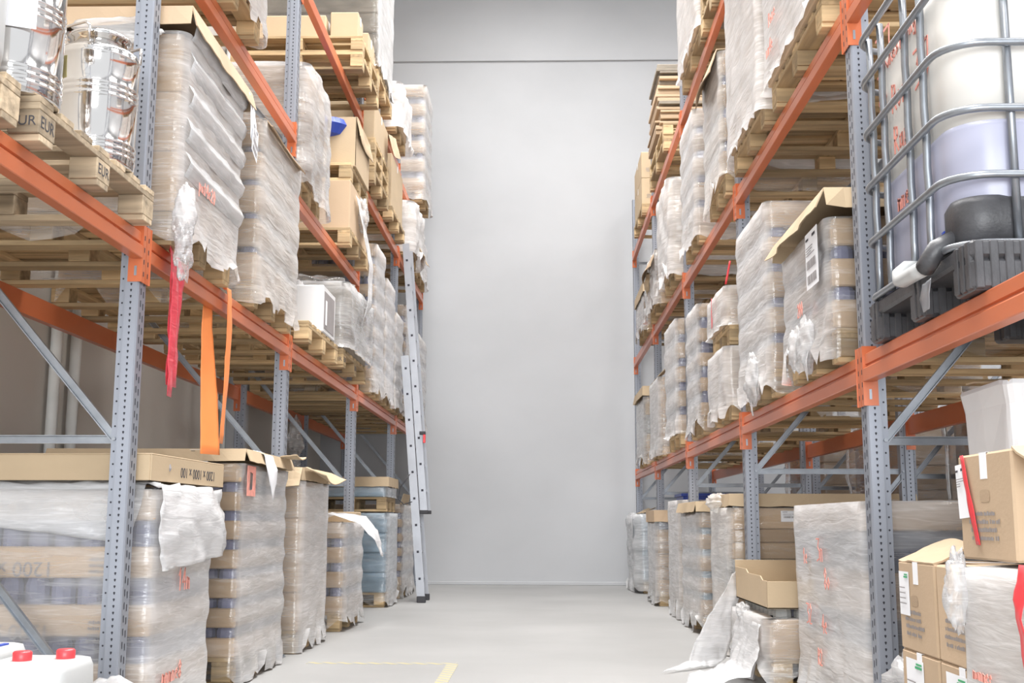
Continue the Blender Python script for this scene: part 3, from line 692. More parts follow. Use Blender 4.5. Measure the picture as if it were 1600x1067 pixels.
# --- level one, left
Z1 = 1.89 + BH + .001
PL = pallet(-1, -1.555, 3.90, Z1, 'weathered wooden pallet under the two shiny steel drums', W=1.06, D=1.12, stamp='EUR', mat_override='wood_old')
pallet(-1, -1.575, 2.75, Z1, 'weathered wooden pallet at the left picture edge under the white container', W=1.06, D=1.12, mat_override='wood_old')
ZD = Z1 + .1455
def drum(label, x, y, r, h, rz=0):
    t = thing('stainless_steel_drum', label, 'drum', (x, y, ZD), 'stainless steel drums', rz)
    def rib(z): return [(r, z - .010), (r + .0025, z - .005), (r + .0032, z), (r + .0025, z + .005), (r, z + .010)]
    prof = [(r*.96, 0), (r, .006)] + rib(.035) + rib(.06) + rib(.085) + rib(h*.55) + rib(h*.60) + rib(h*.65) + rib(h*.90) + [(r, h*.93), (r*.97, h*.96), (r*.72, h)]
    mb = MB(); mb.lathe(prof, (0, 0, 0), 'chrome', 64); mb.obj('drum_body', t, smooth=True)
    mb = MB(); mb.lathe([(r*.70, h - .004), (r*.70, h + .03), (r*.76, h + .035), (r*.77, h + .05), (r*.72, h + .056), (r*.55, h + .06)], (0, 0, 0), 'chrome', 56); mb.obj('drum_lid', t, smooth=True)
    for sg in (-1, 1):
        a0 = math.radians(-115) if sg < 0 else math.radians(65); rr = r*.86; pts = []
        dirv = Vector((math.cos(a0), math.sin(a0), 0)); tv = Vector((-dirv.y, dirv.x, 0)); c = dirv*rr
        pts = [c - tv*.085 + Vector((0, 0, h*.965)), c - tv*.085 + Vector((0, 0, h + .045)), c - tv*.075 + Vector((0, 0, h + .055)) + dirv*.01,
               c + tv*.075 + Vector((0, 0, h + .055)) + dirv*.01, c + tv*.085 + Vector((0, 0, h + .045)), c + tv*.085 + Vector((0, 0, h*.965))]
        MB().tube(pts, .0055, 'chrome', 10).obj('handle', t, smooth=True)
    return t
d1 = drum('shiny stainless steel drum with a white paper sheet, nearer of two', -1.70, 3.46, .155, .47)
d2 = drum('shiny stainless steel drum with a yellow tag beside the left grey post', -1.70, 4.15, .152, .47)
mb = MB(); a = math.radians(-68); n_ = Vector((math.cos(a), math.sin(a), 0)); tv = Vector((-n_.y, n_.x, 0))
label_sheet(d1, n_*.163 - tv*.075 + Vector((0, 0, .20)), tv, (0, 0, 1), .15, .20, 3, 0, 'paper_sheet')
a = math.radians(-128); n_ = Vector((math.cos(a), math.sin(a), 0)); tv = Vector((-n_.y, n_.x, 0)); o = n_*.159
MB().extr([(0, 0), (.06, .01), (.06, .085), (0, .09)], o - tv*.03 + Vector((0, 0, .32)), tv, (0, 0, 1), n_, .001, 'yellowtag').obj('paper_tag', d2)
# white container cut by the picture edge
t = thing('white_container', 'milky white plastic container cut off by the upper left picture corner', 'container', (-1.72, 3.13, ZD))
MB().lathe([(.10, 0), (.135, .02), (.14, .06), (.14, .44), (.125, .50), (.06, .53)], (0, 0, 0), 'jerry', 40).obj('container_body', t, smooth=True)
MB().lathe([(.05, .53), (.05, .56), (.045, .565)], (0, 0, 0), 'jerry', 24).obj('cap', t, smooth=True)

t = load(-1, -1.555, 4.71, 5.66, Z1, 2.95, 'tall white wrapped load beside the left grey post with ribbed film', style='boxes', da=.64, dn=.20, D=1.1, box_m='card', lidh=0, amp=.014, rag=.8)
H = HT[t.name]
lid(t, -1, .95, 1.1, H + .005, .10, .045, 'card', flap=.25, seed=3)
tp = t
# ribbed film folds: loose horizontal bags of film
for k in range(5):
    zz = .16 + .155*k
    ribbon('film_fold', t, [(.020, 0, zz + .11), (.045, 0, zz + .06), (.034, 0, zz + .02), (.020, 0, zz)], [(0, .90, .0)]*4, 'film', .42, wob=.008, seed=k, nx=16)
ribbon('shipping_label', t, [(.05, .50, H + .05), (.062, .50, H - .03), (.066, .50, H - .19)], [(0, .13, -.06)]*3, 'paper', 1, wob=.004, seed=2)
label_sheet(t, (.072, .445, H - .22), (0, .9, -.35), (0, 0.1, 1), .12, .16, 8, 2, 'shipping_label')
crumple('film_scrap', t, (-.27, -.55, H - .02), .10, 'film', .6, 31, squash=(1.7, .3, .55))
scrawl('marker_writing', t, 'pat4e20', .06, (.052, -.34, .13), (0, 1, 0), (0, 0, 1), wd=.006)
crumple('film_tail', t, (.045, -.50, -.04), .085, 'film', .5, 3, squash=(.5, .6, 1.5))
crumple('film_tail', t, (.055, -.52, -.20), .075, 'film', .3, 8, squash=(.45, .6, 1.4))
t = load(-1, -1.555, 6.12, 7.10, Z1, 3.07, 'tan and grey banded tray load before the second left post', tray=.165, gap=.038, da=.56, dn=.20, D=1.1, fm='film_w', amp=.009, rag=.9)
H = HT[t.name]; flap(t, (.0, -.46, H + .012), (0, 1, 0), .9, (.05, 0, -.05), 0, 'card', seed=6, curl=.01)
# bay 3
p = pallet(-1, -1.525, 7.95, Z1, 'light wooden pallet under the two white boxes', W=1.1, D=1.12)
zt = Z1 + .1455
def white_box(label, x0, x1, y0, y1, z0, z1, panel):
    t = thing('white_appliance_box', label, 'box', ((x0 + x1)/2, (y0 + y1)/2, z0)); a = (x1 - x0)/2; b = (y1 - y0)/2; h = z1 - z0
    MB().box(-a, a, -b, b, 0, h, 'white', .008).obj('housing', t)
    if panel:
        mb = MB(); mb.box(a, a + .003, -b + .03, b - .05, .03, h - .04, 'ink_g', .001)
        mb.box(a + .003, a + .005, -b + .07, -b + .12, .06, h - .1, 'paper', .0005); mb.obj('printed_panel', t)
    else:
        MB().box(a, a + .001, -.02, .02, h - .1, h, 'paper').obj('packing_tape', t)
    return t
white_box('front white box with a dark printed panel behind the second left post', -1.85, -1.52, 7.86, 8.32, zt, zt + .335, True)
white_box('taller plain white box behind the front white box', -2.25, -1.80, 8.02 + .34, 8.34 + .2, zt, zt + .48, False)
t = load(-1, -1.505, 8.62, 9.78, Z1, 2.66, 'lumpy dark grey film bundle on a pallet stamped EUR', style='goods', box_m='olive', da=.30, dn=.25, D=.85, amp=.04, off=.03, stamp='EUR', hem=.0, pal_in=.0)
crumple('film_hump', t, (-.28, -.2, HT[t.name] + .02), .19, 'film', .15, 21, squash=(1.3, 1.5, .45))
# bay 4
t = load(-1, -1.55, 10.46, 11.12, Z1, 3.42, 'tall load of purple banded trays behind the third left post', tray=.11, gap=.07, da=.62, dn=.08, D=1.0, rag=.9)
for k in range(6):
    z0 = .05 + .178*k; MB().box(-.10, -.085, -.3335, -.332, z0, z0 + .03, 'ink_g').obj('print', t)
load(-1, -1.55, 11.20, 11.90, Z1, 3.25, 'tall white wrapped load, middle of the three behind the ladder head', tray=.12, gap=.05, da=.70, dn=.25, rag=.9)
load(-1, -1.55, 11.98, 12.66, Z1, 3.05, 'white wrapped load next to the fourth left post', tray=.12, gap=.05, da=.68, dn=.25, rag=.9)
# bay 5
load(-1, -1.56, 13.0, 14.1, Z1, 3.32, 'striped wrapped load on the lowest shelf right of the ladder', tray=.12, gap=.08, da=.5, dn=.15, fm='film')
load(-1, -1.56, 14.25, 15.35, Z1, 3.2, 'striped wrapped load on the lowest left shelf in the far corner', tray=.12, gap=.08, da=.5, dn=.15)

# --- level two, left
z = 3.31 + BH + .001
load(-1, -1.53, 4.95, 5.97, z, 4.35, 'wrapped load above the tall white load, cut by the top picture edge', style='boxes', da=.45, dn=.2, D=1.05, box_m='card')
z = 2.905 + BH + .001
load(-1, -1.61, 7.42, 8.18, z, 3.93, 'shiny wrapped carton load right of the second left post', style='goods', box_m='card_d', da=.38, dn=.28, D=1.0, amp=.035, off=.028, rag=1.0)
pallet(-1, -1.52, 9.36, z, 'lower of two wooden pallets among the open cartons on the left second shelf', W=.98, D=1.1)
zc = z + .1455
t = carton('wide tan carton with torn film below an upper pallet', -2.4, -1.53, 8.90, 9.80, zc, zc + .40, 'card', tape_side='x')
crumple('film_scrap', t, (.45, .12, .24), .11, 'film', .45, 4, squash=(.35, 1.3, 1.3))
t = thing('film_strip', 'long milky film strip hanging from the cartons over the left second level beam', 'film strip', (-1.965, 9.35, zc))
ribbon('film_tail', t, [(.45, -.15, .33), (.475, 0, .15), (.53, .12, -.2), (.53, .05, -.55), (.46, -.06, -.78)], [(0, .25, 0), (0, .26, 0), (0, .24, .02), (0, .2, .03), (0, .12, .1)], 'film', .62, wob=.012, seed=6, nx=10)
pallet(-1, -1.53, 9.36, zc + .401, 'upper of two wooden pallets among the open cartons on the left second shelf', W=.92, D=.9)
zo = zc + .401 + .1455
t = carton('open tall carton with a blue bag on the left second shelf', -2.10, -1.51, 9.0, 9.72, zo, zo + .42, 'card_l', flaps=True)
MB().lathe([(.02, -.05), (.22, .02), (.30, .14), (.26, .22), (.10, .27)], (0, 0, 0), 'blueplastic', 24).obj('blue_bag_body', tag(thing('blue_bag', 'x', 'bag'), 'blue plastic bag inside the open tall carton', 'bag'))
bg = bpy.data.objects['blue_bag']; bg.location = (-1.76, 9.07, zo + .26); bg.scale = (.62, .62, .62)
flap(t, (.295, -.36, .42), (0, 1, 0), .72, (.03, 0, -.16), 0, 'card_l', seed=2)
z = 3.81 + BH + .001
pallet(-1, -1.53, 10.66, z, 'wooden pallet behind the third left post, bottom of a stack of three', W=1.0, D=1.1)
pallet(-1, -1.53, 10.66, z + .145, 'wooden pallet behind the third left post, middle of a stack of three', W=1.0, D=1.1)
pallet(-1, -1.53, 10.66, z + .29, 'wooden pallet behind the third left post, top of a stack of three', W=1.0, D=1.1)
carton('tan carton on the three stacked pallets behind the third left post', -2.1, -1.54, 10.18, 11.1, z + .436, z + .436 + .36, 'card_l')
pallet(-1, -1.53, 12.0, z, 'wooden pallet under the upright tan carton before the fourth left post', W=1.1, D=1.1)
t = carton('tall upright tan carton with a curved top before the fourth left post', -2.1, -1.55, 11.5, 12.45, z + .1455, z + .1455 + .58, 'card_l')
t = load(-1, -1.54, 13.0, 14.0, 3.81 + BH + .001, 4.55, 'slumped white film pile on the second shelf behind the ladder head', style='goods', box_m='card', da=.66, dn=.5, amp=.06, off=.05, rag=1.0)
flap(t, (.04, .0, .10), (0, 1, 0), .6, (.10, .0, -.16), 0, 'card_l', seed=4); 
load(-1, -1.56, 14.3, 15.3, 3.81 + BH + .001, 4.5, 'small white wrapped load on the second shelf in the far left corner', style='goods', box_m='card', da=.7, dn=.5)
# --- level three, left
z = 4.42 + BH + .001
pallet(-1, -1.47, 9.45, z, 'flat wooden pallet above the blue bag, lower one of the stacked pair', W=.98, D=1.1, stamp=None)
pallet(-1, -1.47, 9.45, z + .1455, 'flat wooden pallet carrying the row of small tan cartons, upper one of the pair', W=.98, D=1.1)
zz = z + .2915 - .001
pos = [(-2.58, -2.42), (-2.40, -2.07), (-2.05, -1.80)]
labs = ['small tan carton at the far left end of the row on the third shelf', 'wide tan carton in the row on the third shelf, second from its left end', 'small tan carton in the third shelf row, seen left of the second left post']
for (a, b), l in zip(pos, labs): carton(l, a, b, 9.05, 9.35, zz, zz + .22, 'card_l', 'cartons on the third shelf')
carton('tan carton in the third shelf row, behind the second left post', -1.98, -1.76, 9.40, 9.66, zz, zz + .29, 'card_l', 'cartons on the third shelf')
carton('tallest tan carton of the third shelf row, right of the second left post', -1.77, -1.535, 9.10, 9.36, zz, zz + .27, 'card_l', 'cartons on the third shelf')
carton('tan carton at the right end of the third shelf row', -1.66, -1.50, 9.45, 9.80, zz, zz + .24, 'card_l', 'cartons on the third shelf')
z = 4.785 + BH + .001
pallet(-1, -1.52, 10.70, z, 'wooden pallet under the tall white load at the top, lower of two', W=1.0, D=1.1)
t = load(-1, -1.535, 10.18, 11.22, z + .1455, 6.6, 'towering white wrapped load of brown boards left of the back wall top', style='goods', box_m='olive', da=.80, dn=-.35, D=1.1, rag=1.0, fm='film')
c = thing('cardboard_piece', 'loose tan cardboard piece hanging over the upper left beam', 'cardboard', (-1.50, 11.15, 4.62))
flap(c, (.0, -.32, 0), (0, 1, .25), .55, (.05, 0.05, -.20), 0, 'card', seed=3, name='cardboard_sheet')
load(-1, -1.50, 11.5, 12.4, z, 5.42, 'white film covered load below the towering white load', style='goods', box_m='card', da=.85, dn=.6, amp=.03, off=.03)
z = 4.69 + BH + .001
load(-1, -1.46, 13.85, 14.7, z, 6.32, 'highest striped box load beside the back wall on the left', tray=.16, gap=.09, da=.5, dn=.30, D=1.0, fm='film')

# hanging strips on the first left beam
t = thing('red_film_strip', 'translucent red plastic strip hanging from the left beam beside the post', 'plastic strip', (-1.60, 4.80, 1.98))
ribbon('strip_sheet', t, [(-.02, .02, .03), (.012, .02, .012), (.03, .02, -.06), (.035, .0, -.3), (.035, -.02, -.58)], [(0, .13, -.03), (0, .14, -.03), (0, .15, -.03), (0, .145, 0), (0, .125, .0)], 'film_red', .85, wob=.012, seed=2)
ribbon('strip_sheet', t, [(.045, -.06, -.1), (.05, -.07, -.35), (.048, -.08, -.63)], [(0, .07, 0), (0, .075, 0), (0, .06, 0)], 'film_red', .92, wob=.01, seed=9)
t = thing('orange_plastic_sheet', 'flat orange plastic strip hanging straight down behind the left beam', 'plastic strip', (-1.665, 5.60, 1.90), 'orange strips on the left beam')
ribbon('strip_sheet', t, [(0, 0, .1), (0, 0, -.1), (.03, -.01, -.45), (.05, -.02, -.74)], [(.02, .075, 0), (.03, .085, 0), (.05, .12, 0), (.06, .125, 0)], 'strap_o', 1, wob=.004, seed=2)
t = thing('orange_plastic_sheet', 'narrow orange plastic strip looped over the front of the left beam', 'plastic strip', (-1.60, 5.72, 1.90), 'orange strips on the left beam')
ribbon('strip_sheet', t, [(-.03, 0, .118), (.004, 0, .115), (.012, 0, .06), (.016, 0, -.1), (.012, -.01, -.4), (.005, -.03, -.68)], [(0, .085, 0)]*3 + [(0, .085, 0), (0, .075, 0), (0, .06, 0)], 'strap_o', 1, wob=.004, seed=5)
t = thing('film_scrap', 'crumpled film rag hanging from the rear beam of the left rack', 'film scrap', (-2.62, 12.05, 1.86))
crumple('film_rag', t, (.03, 0, -.16), .10, 'film', .5, 5, squash=(.7, .8, 1.9)); crumple('film_rag', t, (.04, -.05, -.40), .08, 'film', .5, 15, squash=(.7, .8, 1.7))
# jerrycans bottom left
pallet(-1, -1.27, 3.12, 0, 'wooden pallet under the white canisters in the lower left corner', W=1.0, D=1.0)
def jerry(label, x, y, w, d, h, caps):
    t = thing('plastic_canister', label, 'canister', (x, y, .1455), 'white canisters with red caps')
    prof = []
    vs = []; fs = []; n = 32
    lay = [(0, .94), (.02, 1), (h*.78, 1), (h*.92, .985), (h*.985, .93), (h, .80)]
    for zz, k in lay:
        for q in range(n):
            a = 2*math.pi*q/n; c, s_ = math.cos(a), math.sin(a); e = .28
            vs.append((math.copysign(abs(c)**e, c)*w/2*k, math.copysign(abs(s_)**e, s_)*d/2*k, zz))
    for i in range(len(lay) - 1):
        for q in range(n): fs.append((i*n + q, i*n + (q + 1) % n, (i + 1)*n + (q + 1) % n, (i + 1)*n + q))
    fs += [tuple(range(n))[::-1], tuple(range((len(lay) - 1)*n, len(lay)*n))]
    MB().add(vs, fs, 'jerry').obj('canister_body', t, smooth=True)
    for cx, cy in caps: MB().lathe([(.024, 0), (.026, .004), (.026, .026), (.022, .030)], (cx, cy, h - .004), 'redplastic', 20).obj('red_cap', t, smooth=True)
    return t
jerry('white plastic canister with two red caps in the lower left corner', -1.42, 3.30, .25, .27, .305, [(.068, .03), (-.03, -.03)])
jc = jerry('white plastic canister with a blue strap behind the front canister', -1.69, 3.46, .25, .26, .325, [(.02, -.02)])
MB().box(.085, .1, -.135, .03, .322, .33, 'blueplastic', .001).obj('blue_strap', jc); MB().box(-.12, .0, -.05, -.035, .321, .33, 'blueplastic', .001).obj('blue_strap', jc)
t = thing('film_scrap', 'crumpled white film at the foot of the nearest left post', 'film scrap', (-1.50, 4.28, 0))
crumple('film_rag', t, (-.06, 0, .12), .12, 'film', .7, 5, squash=(1.5, .7, 1.0))
# ladder
def ladder():
    t = thing('aluminium_ladder', 'aluminium extension ladder leaning against the left rack near the back wall', 'ladder', (-1.235, 12.28, 0.0))
    lean = Vector((-.083, 0, 1)).normalized(); ax = Vector((1, 0, .083)).normalized()
    def at(l, a, y): return Vector((0, y, .03)) + lean*l + ax*a
    for sec, (l0, l1, a0, wd, y0, y1) in {'lower_section': (0.0, 2.6, 0.0, .085, 0, .42), 'upper_section': (.92, 3.85, .088, .075, .03, .39)}.items():
        for yy, nm in ((y0, 'rail'), (y1, 'rail')):
            mb = MB()
            mb.extr([(-wd/2, -.013), (wd/2, -.013), (wd/2, -.010), (wd/2 - .008, -.010), (wd/2 - .008, .013), (-wd/2 + .008, .013), (-wd/2 + .008, -.010), (-wd/2, -.010)], at(l0, a0 - .02, yy), ax, (0, 1, 0), lean, l1 - l0, 'alu')
            o = mb.obj('rail', t)
            k = l0 + .22
            while k < l1:
                c = at(k, a0 - .02, yy); q = MB(); sg = -1
                for sy in (-.0138, ):
                    q.add([c + ax*a + lean*b + Vector((0, sy, 0)) for a, b in ((-.012, -.012), (.012, -.012), (.012, .012), (-.012, .012))], [(0, 1, 2, 3)], 'hole')
                q.obj('rung_end', o); k += .28
        k = l0 + .22
        while k < l1:
            c0 = at(k, a0 - .02, y0 + .013); c1 = at(k, a0 - .02, y1 - .013)
            MB().extr([(-.014, -.014), (.014, -.014), (.014, .014), (-.014, .014)], c0, ax, lean, (0, 1, 0), (c1 - c0).length, 'alu').obj('rung', t); k += .28
    for yy in (0, .42):
        c = at(-.02, -.02, yy); MB().box(c.x - .048, c.x + .048, yy - .018, yy + .018, 0, .07, 'rubber', .006).obj('foot', t)
    for yy in (.03, .39):
        c = at(.91, .068, yy); MB().box(c.x - .045, c.x + .045, yy - .018, yy + .018, c.z - .02, c.z + .02, 'rubber', .004).obj('end_cap', t)
    c = at(1.73, .11, 0); MB().box(c.x - .03, c.x + .035, -.03, .02, c.z, c.z + .035, 'rubber', .004).obj('hook', t)
    MB().box(c.x + .01, c.x + .035, -.032, .018, c.z - .09, c.z - .001, 'redplastic', .004).obj('red_clip', t)
    c = at(1.2, -.06, 0)
    MB().tube([c + Vector((0, -.01, .12)), c + Vector((-.10, -.02, -.02)), c + Vector((-.12, -.02, -.14)), c + Vector((-.06, -.01, -.2)), c + Vector((.03, -.01, -.17))], .006, 'rubber', 8).obj('strap', t, smooth=True)
ladder()
# ================================================================== RIGHT ROW
# --- ground, right
t = load(1, 1.315, 4.72, 5.98, 0, .925, 'heavily wrapped floor load with red marker writing at the right front post', style='mixed', layers=[(.16, 'card'), (.10, 'navy'), (.16, 'card'), (.14, 'navy'), (.10, 'card')], D=1.1, da=.74, dn=.30, amp=.014, rag=.4, fm='film')
for k, (tx, yy, zz, hh) in enumerate((('3n', .0, .52, .10), ('8o', -.12, .40, .09), ('32', .25, .22, .09), ('4e', -.05, .20, .08), ('R2', .05, .05, .07), ('1e', .28, .5, .07))):
    scrawl('marker_writing', t, tx, hh, (-.032, yy + .1, zz), (0, -1, 0), (0, 0, 1), wd=.007)
ta = t
t = load(1, 1.175, 6.10, 7.10, 0, .345, 'low floor load with an open carton and torn film right of the aisle', style='mixed', layers=[(.15, 'card')], D=1.0, da=.62, dn=.18, amp=.02, off=.02, rag=.8)
H = HT[t.name]
jar_mb(1, .94, .9, H + .001, .05, 'greygoods').obj('jar_layer', t, (.03, 0, 0))
mb = MB(); h0 = H + .052; h1 = h0 + .19; D_ = .95; W_ = .98; th = .006
mb.box(0, D_, -W_/2, W_/2, h0, h0 + th, 'card_l'); mb.box(D_ - th, D_, -W_/2, W_/2, h0, h1, 'card_l', .001); mb.box(0, D_, W_/2 - th, W_/2, h0, h1 + .03, 'card_l', .001)
vs = []; fs = []
for i in range(17):
    y = -W_/2 + W_*i/16; top = h1 - .03 + (.02 if i > 9 else 0) - (.02 if i < 3 else 0)
    vs += [(0, y, h0), (0, y, top), (th, y, h0), (th, y, top)]
for i in range(16):
    a = 4*i; b = a + 4; fs += [(a, a + 1, b + 1, b), (a + 2, b + 2, b + 3, a + 3), (a + 1, a + 3, b + 3, b + 1)]
mb.add(vs, fs, 'card_l')
mb.box(0, D_, -W_/2, -W_/2 + th, h0, h1 - .05, 'card_l', .001)
mb.obj('open_carton', t)
ribbon('film_sheet', t, [(.0, .46, .40), (-.03, .45, .28), (-.12, .42, .08), (-.20, .36, -.10), (-.32, .2, -.132)], [(.04, .05, .02), (.12, .10, 0), (.20, .16, 0), (.26, .22, 0), (.36, .34, 0)], 'film', .42, wob=.022, seed=7, nx=14)
ribbon('film_sheet', t, [(-.03, -.1, .17), (-.05, -.1, .05), (-.10, -.12, -.08), (-.22, -.16, -.132), (-.38, -.2, -.136)], [(0, .7, 0), (0, .75, 0), (.02, .8, 0), (.1, .75, 0), (.1, .6, 0)], 'film', .5, wob=.024, seed=11, nx=16)
crumple('film_rag', t, (-.01, .18, .20), .06, 'film', .5, 6, squash=(.6, 1.8, .6))
t = load(1, 1.225, 7.50, 8.30, 0, .935, 'floor load of mixed cartons and grey boards behind the second right post', style='mixed', layers=[(.16, 'card'), (.14, 'card'), (.09, 'greygoods'), (.09, 'greygoods'), (.11, 'card'), (.09, 'card_d'), (.14, 'card')], D=1.12, palD=1.1, da=.78, dn=.0, rag=.7, fm='film_w', amp=.016)
H = HT[t.name]
lid(t, 1, .80, 1.18, H + .004, .085, .01, 'card_l', flap=.1, seed=4, name='cardboard_tray')
label_sheet(t, (.32, -.4035, H - .09), (1, 0, 0), (0, 0, 1), .14, .07, 12, 1)
crumple('film_scrap', t, (.0, .1, H + .04), .09, 'film_w', .7, 3, squash=(.8, 2.2, .6))
t = load(1, 1.215, 8.93, 9.98, 0, 1.0, 'floor load of brown trays and white bands on a stamped pallet under a cardboard cap', tray=.115, gap=.05, da=.62, dn=.22, lidh=.085, lid_m='card_l', lid_flap=.25, jm='bluewrap', stamp='EUR', rag=1.0)
t = load(1, 1.225, 10.22, 11.05, 0, 1.035, 'narrow white wrapped floor load in the middle of the right row', style='boxes', da=.72, dn=.3, rag=.8, fm='film')
t = load(1, 1.19, 11.92, 12.77, 0, .965, 'floor load of wrapped carton layers in the right row with a raw carton top', style='mixed', layers=[(.13, 'card'), (.13, 'card_d'), (.13, 'card'), (.13, 'card_d'), (.13, 'card'), (.08, 'navy')], da=.62, dn=.2, lidh=.12, lid_m='card', D=1.0, rag=.7)
t = load(1, 1.215, 14.05, 15.2, 0, .93, 'farthest floor load in the right row draped in a loose film bag', style='goods', box_m='bluewrap', da=.62, dn=.45, amp=.05, off=.05, rag=1.0, D=1.0)
H = HT[t.name]; flap(t, (.02, -.55, H + .02), (0, 1, 0), .9, (.16, 0, .07), 0, 'card_l', seed=2); ribbon('film_sheet', t, [(-.05, -.1, H + .02), (-.11, -.1, H - .05), (-.08, -.05, .3), (-.03, 0, .0), (.0, 0, -.1)], [(0, .9, 0), (0, 1.0, 0), (0, .9, 0), (0, .6, 0), (0, .4, 0)], 'film', .6, wob=.03, seed=3, nx=12)
t = thing('blue_plastic_crate', 'blue plastic crate behind the carton topped floor load on the right', 'crate', (1.74, 12.35, .968))
mb = MB(); mb.box(-.26, .26, -.3, .3, 0, .012, 'blueplastic'); 
for a in (-.26, .248): mb.box(a, a + .012, -.3, .3, .012, .17, 'blueplastic', .002)
for a in (-.3, .288): mb.box(-.248, .248, a, a + .012, .012, .17, 'blueplastic', .002)
mb.obj('crate_body', t); mb = MB(); mb.box(-.28, .28, -.32, -.302, .14, .172, 'blueplastic', .003); mb.box(-.28, -.262, -.30, .32, .14, .172, 'blueplastic', .003); mb.obj('rim', t)
# --- stack of cartons, right foreground
pallet(1, 1.19, 3.59, 0, 'wooden pallet under the printed cartons in the right foreground', W=.76, D=.63)
zb = .1455
G_ = 'printed cartons in the right foreground'
def hand_hole(t, x, y, z, ax):
    mb = MB(); n = 12; pts = []
    for k in range(n):
        a = 2*math.pi*k/n; c, s_ = math.cos(a), math.sin(a)
        u_ = math.copysign(abs(c)**.5, c)*.035; v_ = math.copysign(abs(s_)**.5, s_)*.017
        pts.append((x, y + u_, z + v_) if ax == 'x' else (x + u_, y, z + v_))
    mb.add(pts, [tuple(range(n))], 'card_d'); mb.obj('hand_hole', t)
spec = [(1.20, 1.80, 3.60, 3.95, 0, 'lower printed carton nearest the right post, half hidden by crumpled film'), (1.20, 1.80, 3.22, 3.58, 0, 'lower printed carton with a large white label at the picture bottom'),
        (1.20, 1.80, 3.60, 3.95, 1, 'printed carton with a small paper label beside the right post, upper tier'), (1.20, 1.80, 3.22, 3.58, 1, 'printed carton with a yellow tab on top, upper tier nearer to the viewer')]
for x0, x1, y0, y1, k, lb in spec:
    z0 = zb + .2845*k
    t = carton(lb, x0, x1, y0, y1, z0, z0 + .283, 'card', G_)
    hx = -.3008; hand_hole(t, hx, 0.02, .16, 'x')
    lines_of_print(t, (hx, .13, .045), (0, -1, 0), (0, 0, 1), .23, .085, seed=int(y0*100) + k)
    if y0 > 3.5 or k == 0: label_sheet(t, (hx - .0012, .165 if k else .13, .11 if k else .07), (0, -1, 0), (0, 0, 1), .10 if k else .17, .14 if k else .19, 4 + k, 0, green=True)
    if k == 1 and y0 > 3.5:
        flap(t, (-.30, .17, .286), (0, -1, 0), .34, (.13, 0, .055), 0, 'card', seed=5, curl=.02)
    if k == 1 and y0 < 3.5:
        MB().add([(-.303, .03, .284), (-.305, -.03, .284), (-.312, -.035, .255), (-.31, .0, .262)], [(0, 1, 2, 3)], 'yellowtag').obj('yellow_tab', t)
zt = zb + .2845*2
t = carton('big printed carton with red tape, highest in the right foreground stack', 1.185, 1.75, 2.93, 3.30, zt + .025, zt + .025 + .285, 'card', G_)
hand_hole(t, -.2833, .0, .17, 'x'); lines_of_print(t, (-.2833, .12, .05), (0, -1, 0), (0, 0, 1), .22, .08, seed=77)
ribbon('red_tape', t, [(-.287, .14, .285), (-.287, .11, .2), (-.288, .08, .12), (-.287, .055, .04)], [(0, -.03, 0), (0, -.03, 0), (0, -.035, 0), (0, -.03, 0)], 'redplastic', 1, wob=.004, seed=3, nx=4)
label_sheet(t, (-.286, .185, .11), (0, -1, .05), (0, .1, 1), .075, .15, 2, 0, 'paper_sheet')
flap(t, (-.28, -.185, .285), (1, 0, 0), .55, (0, -.15, -.06), 0, 'card_l', seed=2, curl=.02)
t = load(1, 1.14, 2.45, 3.17, 0, .722, 'film wrapped stack with faint red print at the lower right picture edge', style='mixed', layers=[(.25, 'card'), (.25, 'card')], D=.9, da=.72, dn=.4, amp=.010, rag=.3, palD=.95)
H = HT[t.name]
for k in range(5): scrawl('marker_writing', t, ('moneme', 'manmee', 'nem3am')[k % 3], .035, (-.03, .26, .10 + .05*k), (0, -1, 0), (0, 0, 1), 'redink', wd=.003)
ribbon('red_tape', t, [(-.03, -.10, H + .02), (-.045, -.11, H - .1), (-.045, -.13, H - .35)], [(0, -.05, 0), (0, -.05, 0), (0, -.06, 0)], 'redplastic', 1, wob=.012, seed=6)
crumple('film_tail', t, (-.03, .335, H - .06), .06, 'film', .5, 9, squash=(.5, .6, 1.5))
# tall white-lined carton behind
pallet(1, 1.86, 3.95, 0, 'wooden pallet behind the printed cartons in the right foreground', W=.8, D=.7)
carton('plain carton column behind the printed cartons, lower one', 1.87, 2.45, 3.6, 4.3, zb, zb + .42, 'card_d'); carton('plain carton column behind the printed cartons, upper one', 1.86, 2.45, 3.6, 4.3, zb + .421, zb + .84, 'card_d')
t = thing('white_paper_sack', 'tall white lined box rising behind the red taped carton', 'box', (1.66, 3.84, zt + .001)); MB().lathe([(0, 0)], (0, 0, 0), 'white', 3)
mb = MB(); 
lay = [(0, 1), (.3, 1.0), (.50, 1.02), (.56, 1.08), (.575, 1.05)]; vs = []; n = 24; fs = []
for zz_, k in lay:
    for q in range(n):
        a = 2*math.pi*q/n; c, s_ = math.cos(a), math.sin(a); e = .22
        vs.append((math.copysign(abs(c)**e, c)*.185*k + .008*nz(q, zz_*5, 2), math.copysign(abs(s_)**e, s_)*.20*k, zz_ + .010*nz(q*.8, 3, zz_)))
for i in range(len(lay) - 1):
    for q in range(n): fs.append((i*n + q, i*n + (q + 1) % n, (i + 1)*n + (q + 1) % n, (i + 1)*n + q))
fs += [tuple(range(n))[::-1], tuple(range((len(lay) - 1)*n, len(lay)*n))]
mb.add(vs, fs, 'white'); mb.obj('box_body', t)
flap(t, (-.18, -.2, .572), (1, 0, 0), .36, (.0, .36, .03), 0, 'card_l', seed=6)
